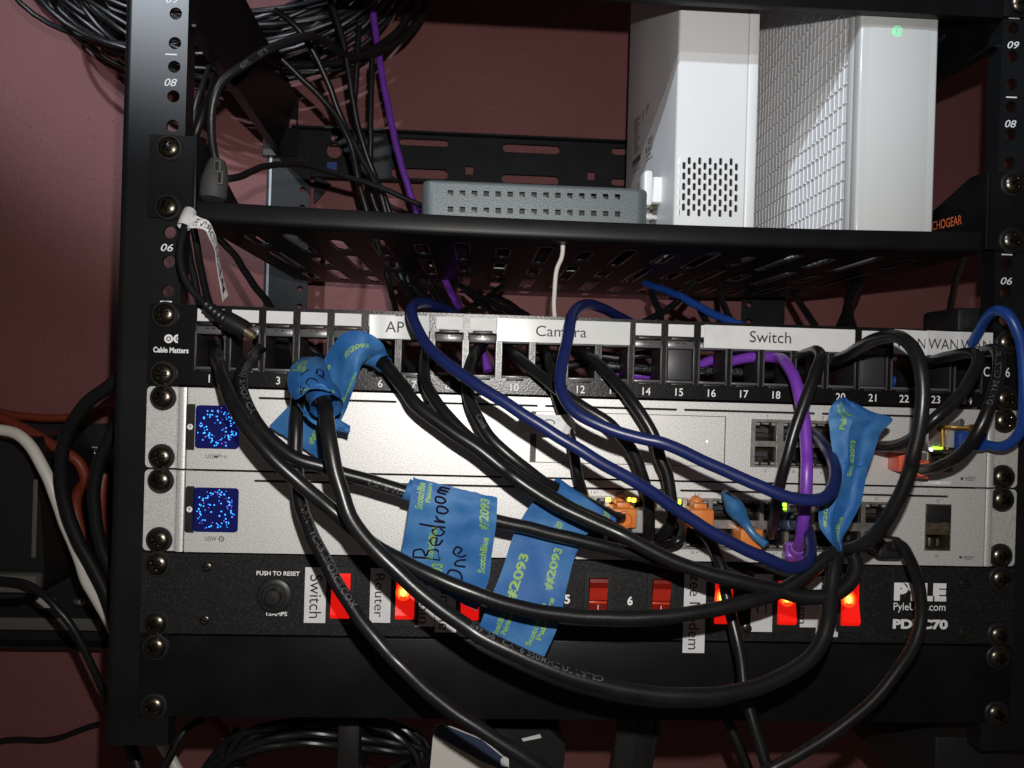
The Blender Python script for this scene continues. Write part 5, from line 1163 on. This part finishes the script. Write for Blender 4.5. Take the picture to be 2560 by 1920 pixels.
# plug hanging over the shelf
us, _ = cable('usb_lead', 'H: 1180,265@40 1080,285@30 950,330@18 800,400@6 680,470@-2 560,550@-6 470,620@-8 420,740@-8 398,880@-6 395,1040@-2 415,1180@2 435,1260@4', 2.3, 'cable_thin', 'black usb lead looping down to a grey plug hung on the shelf edge', 'usb lead', prints=[('16.2011 1509', .36, 3.0, .0)])
mb = MB(); P = spline(path('H: 440,1235@4 430,1330@3 415,1430@2 405,1530@1'), 4)
n = len(P); R = [4.2+3.0*math.sin(min(1, i/(n-1)*1.5)*1.57) for i in range(n)]; R[-1] = 6.0
mb.tube(P, R, 'grey_plug', n=20); bo = obj('plug_boot', mb, us)
mb = MB(); Y = -5.4
q = rect('H', 412, 1228, 465, 1322, Y); mb.box(q[0], q[1], Y, Y+3, q[2], q[3], 'dusty_grey', r=.6); mb.box(q[0]+.8, q[1]-.8, Y-.15, Y+.2, q[2]+.8, q[3]-.8, 'dark_gap')
q = rect('H', 432, 1322, 482, 1415, Y); mb.box(q[0], q[1], Y, Y+3, q[2], q[3]+.8, 'dusty_grey', r=.6); mb.box(q[0]+.8, q[1]-.8, Y-.15, Y+.2, q[2]+.8, q[3], 'dark_gap'); obj('plug_tip', mb, bo)
back('H: 400,600@70 420,580@66 400,700@50 350,820@44 300,960@44 262,1080@46 240,1220@60', 2.9, 'short black cable dropping beside the usb lead')
back('H: 380,520@120 340,640@110 290,780@104 250,920@104 225,1060@110 215,1200@120', 2.6, 'black cable just inside the left rail above the shelf')
back('H: 520,1372@8 620,1355@20 720,1310@40 830,1270@60 960,1258@80 1080,1265@95 1250,1300@112 1500,1375@130 1750,1465@140 1900,1530@145 2030,1590@150', 2.3, 'thin black lead running along the shelf to the grey box', name='power_lead', cat='power lead')
# cables seen under the shelf
back('K5: 1590,240@60 1610,420@58 1640,600@56 1690,800@54 1730,960@52 1790,1180@48 1850,1420@36 1880,1600@34', 2.6, 'black cable just right of the left rail, below the shelf')
back('K5: 1660,240@80 1700,480@78 1745,700@74 1790,900@70 1840,1080@64 1900,1300@56', 2.6, 'second black cable right of the left rail, beside the paper tag')
back('K5: 1860,380@110 1960,470@106 2060,590@100 2150,740@94 K6: 10,840@88 90,940@80 180,1080@70 280,1220@56 420,1400@44', 2.7, 'black cable slanting under the shelf to port 3')
WC, _ = cable('network_cable', 'K7: 440,380@14 440,440@14 430,560@16 390,640@18 375,740@20 368,860@22 362,960@24 372,1080@26 380,1240@30', 1.3, 'cable_white', 'thin white cable hanging from the shelf behind the Camera label')
GU = 'black cables between the shelf and the patch panel'
under = [('I: 120,90@150 190,180@140 280,260@125 400,330@105 520,390@70', 'black cable falling to port 8 on the far left of the bundle'),
         ('I: 210,80@165 280,170@150 370,260@130 480,340@100 560,400@60', 'black cable second from the left of the bundle'),
         ('I: 390,90@170 430,180@150 500,280@120 580,360@80 640,420@50', 'black cable just left of the purple one'),
         ('I: 910,110@190 820,180@170 720,240@140 600,310@100 520,370@60', 'black cable crossing the bundle the other way'),
         ('I: 570,100@170 690,160@150 830,240@120 990,310@80 1090,380@50', 'black cable fanning out to the right under the shelf'),
         ('I: 620,130@180 740,240@150 850,320@110 920,390@60', 'short black cable under the fan'),
         ('I: 830,170@175 950,240@140 1060,310@100 1130,370@60', 'outermost black cable of the fan'),
         ('K7: 1205,860@120 1230,940@110 1270,1040@95 1300,1160@80', 'thin black lead left of the blue slanting cable'),
         ('K7: 1580,780@120 1450,930@110 1330,1030@95 1180,1100@80 1080,1160@60', 'black cable rising to the right under the blue slanting one'),
         ('K7: 1800,800@130 1810,920@120 1850,1030@105 1900,1130@90', 'black cable right of the blue slanting one'),
         ('K7: 1600,960@110 1660,1080@95 1710,1180@80', 'thin lead peeking under the blue slanting cable'),
         ('K8: 200,860@150 260,940@130 330,1040@110 420,1180@80', 'black cable with a bright edge above the Switch label'),
         ('K8: 790,760@140 740,880@125 690,1000@110 690,1100@95 740,1220@75', 'thick black cable bowing left above port 21'),
         ('K8: 700,800@150 720,900@140 650,1080@110 600,1200@80', 'black cable behind the bowed one'),
         ('K8: 1690,560@180 1630,740@160 1590,940@130 1560,1100@110 1540,1260@80', 'black cable hanging at the far right under the shelf')]
for sp, lb in under: back(sp, 2.7 if 'thick' not in lb else 4.2, lb, group=GU)
cable('network_cable', 'K7: 1150,790@140 1270,830@120 1390,875@104 1500,925@92 1650,1010@80 1800,1080@70 2000,1160@56 2200,1250@40', 2.7, 'cable_bright_blue', 'bright blue cable slanting under the shelf behind the Switch label', n=12, wob=.3)
# behind the ports
GP = 'cables running behind the port openings'
rp_ = random.Random(21)
def hid(spec, m_, label, prints=()): cable('network_cable', spec, 2.9, m_, label, group=GP, n=12, wob=.4, prints=prints)
hid('I: 1640,720@34 1800,730@32 1950,745@32 2080,755@33 K8: -300,1560@34 0,1580@36 300,1560@40', 'cable_thin', 'black printed cable lying behind ports 13 to 17', prints=[('CAT6 UTP SOLID 550MHZ (CMR/MR)', .05, 3.6, -.2)])
hid('I: 1560,800@50 1750,770@48 1900,790@46 2060,800@46 K7: 1500,1600@46 1600,1510@40 1750,1450@30 1900,1440@28 2060,1400@28 2212,1390@30', 'cable_purple', 'purple cable lying behind ports 14 to 17')
hid('K6: 0,1300@60 180,1320@52 330,1360@46 480,1420@40 600,1480@34', 'cable_thin', 'black cable crossing behind ports 3 and 4')
hid('K6: 600,1480@60 520,1400@58 430,1320@60 330,1240@66', 'cable_thin', 'shiny black cable behind port 4')
hid('K6: 1020,1270@70 1150,1370@62 1300,1480@54 1400,1580@48', 'cable_thin', 'black cable slanting behind ports 6 and 7')
hid('I: 300,720@64 450,700@58 600,720@52 760,690@44', 'cable_thin', 'black cable lying low behind port 8')
hid('K5: 1750,1250@44 1830,1290@36 1900,1330@44 2020,1300@50', 'cable_thin', 'black cable bunched in port 1')
hid('I: 900,580@46 1010,640@40 1120,660@40 1300,640@44', 'cable_thin', 'black cable tucked behind port 10')
hid('I: 1100,690@56 1250,740@50 1400,720@48 1560,690@50', 'cable_thin', 'black cable tucked behind port 11')
hid('I: 1640,640@56 1850,660@52 2060,620@48 2212,660@50', 'cable_thin', 'upper black cable behind ports 13 and 14')
hid('K8: 180,1480@44 420,1500@40 640,1520@44 860,1500@48', 'cable_thin', 'black cable lying behind ports 19 and 20')
hid('K8: 1040,1659@30 1120,1625@24 1230,1600@26 1320,1570@36', 'cable_bright_blue', 'blue cable end lying in port 22')
hid('K8: 1560,1500@40 1640,1480@30 1760,1470@26 1830,1440@34', 'cable_blue', 'blue cable lying in port 24')
for x0, x1, y, t_ in ((1240, 2000, 840, 0),):
    pass
# ================================================================ things left of the rack
wm = thing('wall_bracket', at(150, 1608, 285), 'dark slotted wall bracket with shiny bolts left of the rack', 'bracket')
YB = 282.0; a = at(-200, 1100, YB).x; b = at(300, 1100, YB).x
zt, zm, zb = at(150, 1056, YB).z, at(150, 1200, YB).z, at(150, 1605, YB).z; zl = at(150, 1480, YB).z
s1 = rect('L', 1115, 860, 1500, 1012, YB); s2 = rect('L', 560, 905, 745, 1005, YB); s3 = rect('K13', 640, 178, 900, 280, YB); s4_ = rect('K13', 300, 178, 490, 280, YB); s5_ = rect('L', 1055, 1275, 1200, 1360, YB)
mb = MB(); H5 = lambda s: ((s[0]+s[1])/2, (s[2]+s[3])/2, (s[1]-s[0])/2, (s[3]-s[2])/2, 's')
mb.plate(a, b, zb, zt, [H5(s1), H5(s2), H5(s5_), H5(s3), H5(s4_)], YB, YB+2, XZ, 'plate_dark'); mb.box(a, b, YB-18, YB, zb, zb+1.6, 'plate_dark'); obj('slotted_plate', mb, wm)
mb = MB(); mb.box(a, b, YB+8, YB+20, zb+4, zt-4, 'back_plate'); obj('backing_board', mb, wm)
mb = MB(); q = rect('K13', 200, 362, 880, 465, YB-14); mb.box(a, q[1], YB-16, YB-13, q[2], q[3], 'dusty_grey', r=.6); obj('dusty_ledge', mb, wm)
for c, x, y in (('L', 1295, 970), ('K13', 690, 222)):
    p = atc(c, x, y, YB); mb = MB(); mb.lathe([(5.6, 0), (5.6, -1.2), (4.6, -3), (2.8, -4.2), (0, -4.6)], (p.x, YB-.5, p.z), (0, 1, 0), 'bright_screw', n=24); obj('bolt', mb, wm)
ups = thing('black_box', at(20, 1560, 150), 'matt black equipment box cut by the left edge of the picture', 'box')
mb = MB(); YU = 170; pts = [atc('L', *p, YU) for p in ((-700, 700), (250, 770), (420, 1100), (560, 1660), (620, 2700), (300, 2950), (-700, 3000))]
mb.prism([(p.x, p.z) for p in pts], XZ, YU, YU+100, 'black_plastic'); p, q_ = atc('L', 495, 1320, YU-.3), atc('L', 470, 2400, YU-.3); mb.box(p.x-1.6, p.x+1.6, YU-.8, YU-.05, q_.z, p.z, 'dusty_grey', r=.3); obj('case', mb, ups)
p, q_ = atc('K13', -300, -40, YU-6), atc('K13', 355, 130, YU-6); mb = MB(); mb.box(p.x, q_.x, YU-14, YU-2, q_.z, p.z, 'dusty_grey', r=2.5); obj('top_ledge', mb, ups)
GL = 'cables left of the rack'
cable('power_lead', 'K9: -200,390@120 0,395@120 130,425@118 230,490@116 330,640@114 430,840@112 500,1030@112 580,1260@114 680,1480@118 K13: 740,30@120 830,190@124 950,400@130 1100,700@138 1250,1100@144 1310,1280@144 1390,1430@142 1480,1590@140 1560,1720@138', 3.8, 'cable_white', 'white power lead bending down behind the left rail', 'power lead', n=14)
cable('power_lead', 'K9: -150,200@255 0,245@255 130,270@252 300,290@250 480,296@250 640,282@250 780,245@250 900,215@250 1040,190@250', 3.4, 'cable_orange', 'orange lead running level along the wall behind the left rail', 'power lead', GL, n=14)
cable('power_lead', 'K9: -150,210@225 0,290@220 150,360@215 320,450@210 480,545@206 600,610@204 690,685@204 755,770@206 740,840@210 690,900@212 655,1000@214 660,1120@214 700,1280@214 760,1450@214 860,1659@214', 4.2, 'cable_orange', 'orange lead slanting down across the wall bracket', 'power lead', GL, n=14)
cable('power_lead', 'K9: 905,780@222 880,900@220 872,1050@220 880,1200@220 900,1400@222 K13: 1000,300@222 1300,800@215 1700,1180@190 1850,1270@180 1950,1380@172 2040,1560@168 2110,1720@166', 4.2, 'cable_orange', 'orange lead hidden by the rail and showing again under the blank panel', 'power lead', GL, n=14)
cable('power_lead', 'K9: 1040,-60@60 930,30@62 760,150@66 650,300@72 565,460@78 530,640@82 530,820@86 555,1000@90 610,1200@94 700,1400@98 840,1640@102 K13: 1000,400@108 1060,1000@112 1050,1250@112 1100,1420@110 1160,1560@108 1210,1720@106', 4.2, 'cable_thin', 'outer black lead curving out from behind the left rail', 'power lead', 'black leads left of the rack', n=14)
cable('power_lead', 'K9: 1060,250@70 970,420@74 890,580@78 830,780@82 805,980@84 830,1200@88 880,1420@92 980,1640@96', 4.0, 'cable_thin', 'inner black lead curving close to the left rail', 'power lead', 'black leads left of the rack', n=14)
cable('power_lead', 'K13: -200,-20@130 0,40@130 130,45@128 260,85@124 380,160@120 480,260@118 570,370@118 660,500@120 730,640@122 790,760@124 850,900@128 930,1080@134', 2.6, 'cable_thin', 'grey black lead drooping in front of the wall bracket', 'power lead', 'black leads left of the rack', n=12)
cable('power_lead', 'K13: -200,1480@300 0,1425@300 150,1412@300 330,1420@300 470,1405@300 600,1365@300 720,1320@300 850,1280@300', 2.4, 'cable_thin', 'thin dark tube lying along the wall low at the left', 'power lead', 'black leads left of the rack', n=12)  # thin dark tube following a curved dark line low on the wall
cable('power_lead', 'K13: 1760,1240@110 1640,1290@104 1560,1380@100 1480,1530@98 1380,1720@96', 2.6, 'cable_thin', 'black lead crossing the white one under the rack', 'power lead', 'black leads left of the rack', n=12)
cable('power_lead', 'K13: 2060,1330@150 1960,1440@150 1850,1560@150 1740,1720@150', 3.2, 'cable_thin', 'black lead slanting beneath the blank panel', 'power lead', 'black leads left of the rack', n=12)
# ================================================================ things under the rack
rc = random.Random(4); mb = MB()
for i in range(13):
    y = rc.uniform(60, 120); c = at(815+rc.uniform(-18, 18), 1905+rc.uniform(-10, 14), y); e = at(1815, 1905, y); k = (e-at(815, 1905, y)).length/1000
    rx, rz = k*rc.uniform(200, 262), k*rc.uniform(45, 98); p1 = rc.uniform(0, 6); pts = []
    for j in range(49):
        t = 2*math.pi*j/48+2; w = 1+.05*math.sin(2*t+p1); pts.append(c+Vector((rx*w*math.cos(t), 7*math.sin(t+p1), rz*w*math.sin(t)+2*math.sin(3*t+p1))))
    mb.tube(pts, 2.3, 'cable_black', n=10, twist=.2)
bd = obj('cable_bundle', mb, base=at(815, 1905, 90)); tag(bd, 'flat bundle of black leads tied together under the rack', 'cable bundle')
q = rect('M', 705, 190, 850, 700, 50); mb = MB(); mb.box(q[0], q[1], 50, 128, q[2], q[3], 'black_plastic', r=2.5); obj('tie_strap', mb, bd)
card = thing('white_tag', atc('M', 1450, 500, 40), 'pale grey card with a dark printed band under the rack', 'tag')
mb = MB(); YC = 44; pts = [atc('M', *p, YC) for p in ((1290, 560), (1315, 280), (1330, 232), (1365, 218), (1640, 330), (1790, 460), (1790, 640), (1290, 700))]
mb.prism([(p.x, p.z) for p in pts], XZ, YC, YC+1.2, 'cable_white'); pts = [atc('M', *p, YC) for p in ((1318, 290), (1330, 240), (1365, 224), (1620, 325), (1785, 462), (1785, 530), (1600, 450))]
mb.prism([(p.x, p.z) for p in pts], XZ, YC-.3, YC-.05, 'navy_boot'); 
for k in range(9): p = atc('M', 1742+k*5.5, 470, YC); mb.box(p.x-.25, p.x+.15, YC-.5, YC-.32, p.z-2, p.z+4-abs(k-4)*.3, 'white_print')
obj('card', mb, card)
ad = thing('power_adapter', atc('M', 1900, 420, 70), 'chunky black power adapter with a small white sticker under the rack', 'power adapter')
mb = MB(); pts = [atc('M', *p, 64) for p in ((1650, 250), (2040, 255), (2140, 350), (2145, 400), (2110, 700), (1650, 700))]
mb.prism([(p.x, p.z) for p in pts], XZ, 64, 110, 'black_plastic'); obj('case', mb, ad)
mb = MB(); pts = [atc('M', *p, 63.6) for p in ((1870, 318), (1985, 290), (1995, 312), (1880, 335))]; mb.prism([(p.x, p.z) for p in pts], XZ, 63.4, 63.8, 'paper'); obj('sticker', mb, ad)
mb = MB(); pts = [atc('M', *p, 58) for p in ((1636, 250), (1660, 258), (1760, 310), (1798, 350), (1796, 372), (1640, 285))]; mb.prism([(p.x, p.z) for p in pts], XZ, 58, 63, 'port_metal'); obj('plug_blade', mb, ad)
q = rect('M', 2040, 196, 2068, 285, 90); mb = MB(); mb.box(q[0], q[1], 90, 92, q[2], q[3], 'back_plate'); 
o = obj('paper_scrap', mb, base=(q[0], 90, q[2])); tag(o, 'tiny white sliver above the power adapter', 'scrap')
strap = thing('hanging_strap', atc('K15', 1080, 1500, 60), 'wide black strap hanging below the blank panel', 'strap')
mb = MB(); P = [[atc('K15', x, y, 70) for x, y in r_] for r_ in (((905, 1200), (1290, 1200)), ((905, 1300), (1280, 1300)), ((905, 1380), (1270, 1380)), ((885, 1500), (1240, 1500)), ((865, 1659), (1215, 1659)), ((850, 1800), (1200, 1800)))]
Gs = [[a_.lerp(b_, k/10)+Vector((0, -3*math.sin(k/10*math.pi), 0)) for k in range(11)] for a_, b_ in P]; sheet_mb(Gs, 'black_plastic', th=2.0, mb=mb)
for sx in (.03, .5, .95): mb.tube([g[int(sx*10)]+Vector((0, -.8, 0)) for g in Gs], .7, 'black_plastic', n=8)
obj('webbing', mb, strap)
cable('power_lead', 'K15: 1830,1180@60 1880,1290@58 1930,1400@56 1990,1540@54 2060,1720@52', 3.2, 'cable_thin', 'black lead beside the steep cable, below the rack', 'power lead', 'black leads under the rack', n=12)
cab = thing('black_cabinet', (230, 60, -80), 'black box in shadow below the right end of the rack', 'box')
q = rect('K16', 1440, 1395, 2300, 2000, 20); mb = MB(); mb.box(q[0], q[1], 20, 250, q[2], q[3], 'black_plastic', r=1.5); mb.box(q[0]-25, q[1], 60, 250, q[3], q[3]+6, 'black_plastic', r=1); obj('case', mb, cab)
adp = thing('black_adapter', atc('K8', 1780, 1080, 60), 'black block sitting behind the patch panel at the far right', 'power adapter')
q = rect('K8', 1640, 1000, 1960, 1240, 40); mb = MB(); mb.box(q[0], q[1], 40, 80, q[2], q[3], 'black_plastic', r=2.5); mb.box(q[0]+4, q[1]-4, 38.5, 40.5, q[2]+4, q[3]-4, 'black_plastic', r=.6); obj('case', mb, adp)
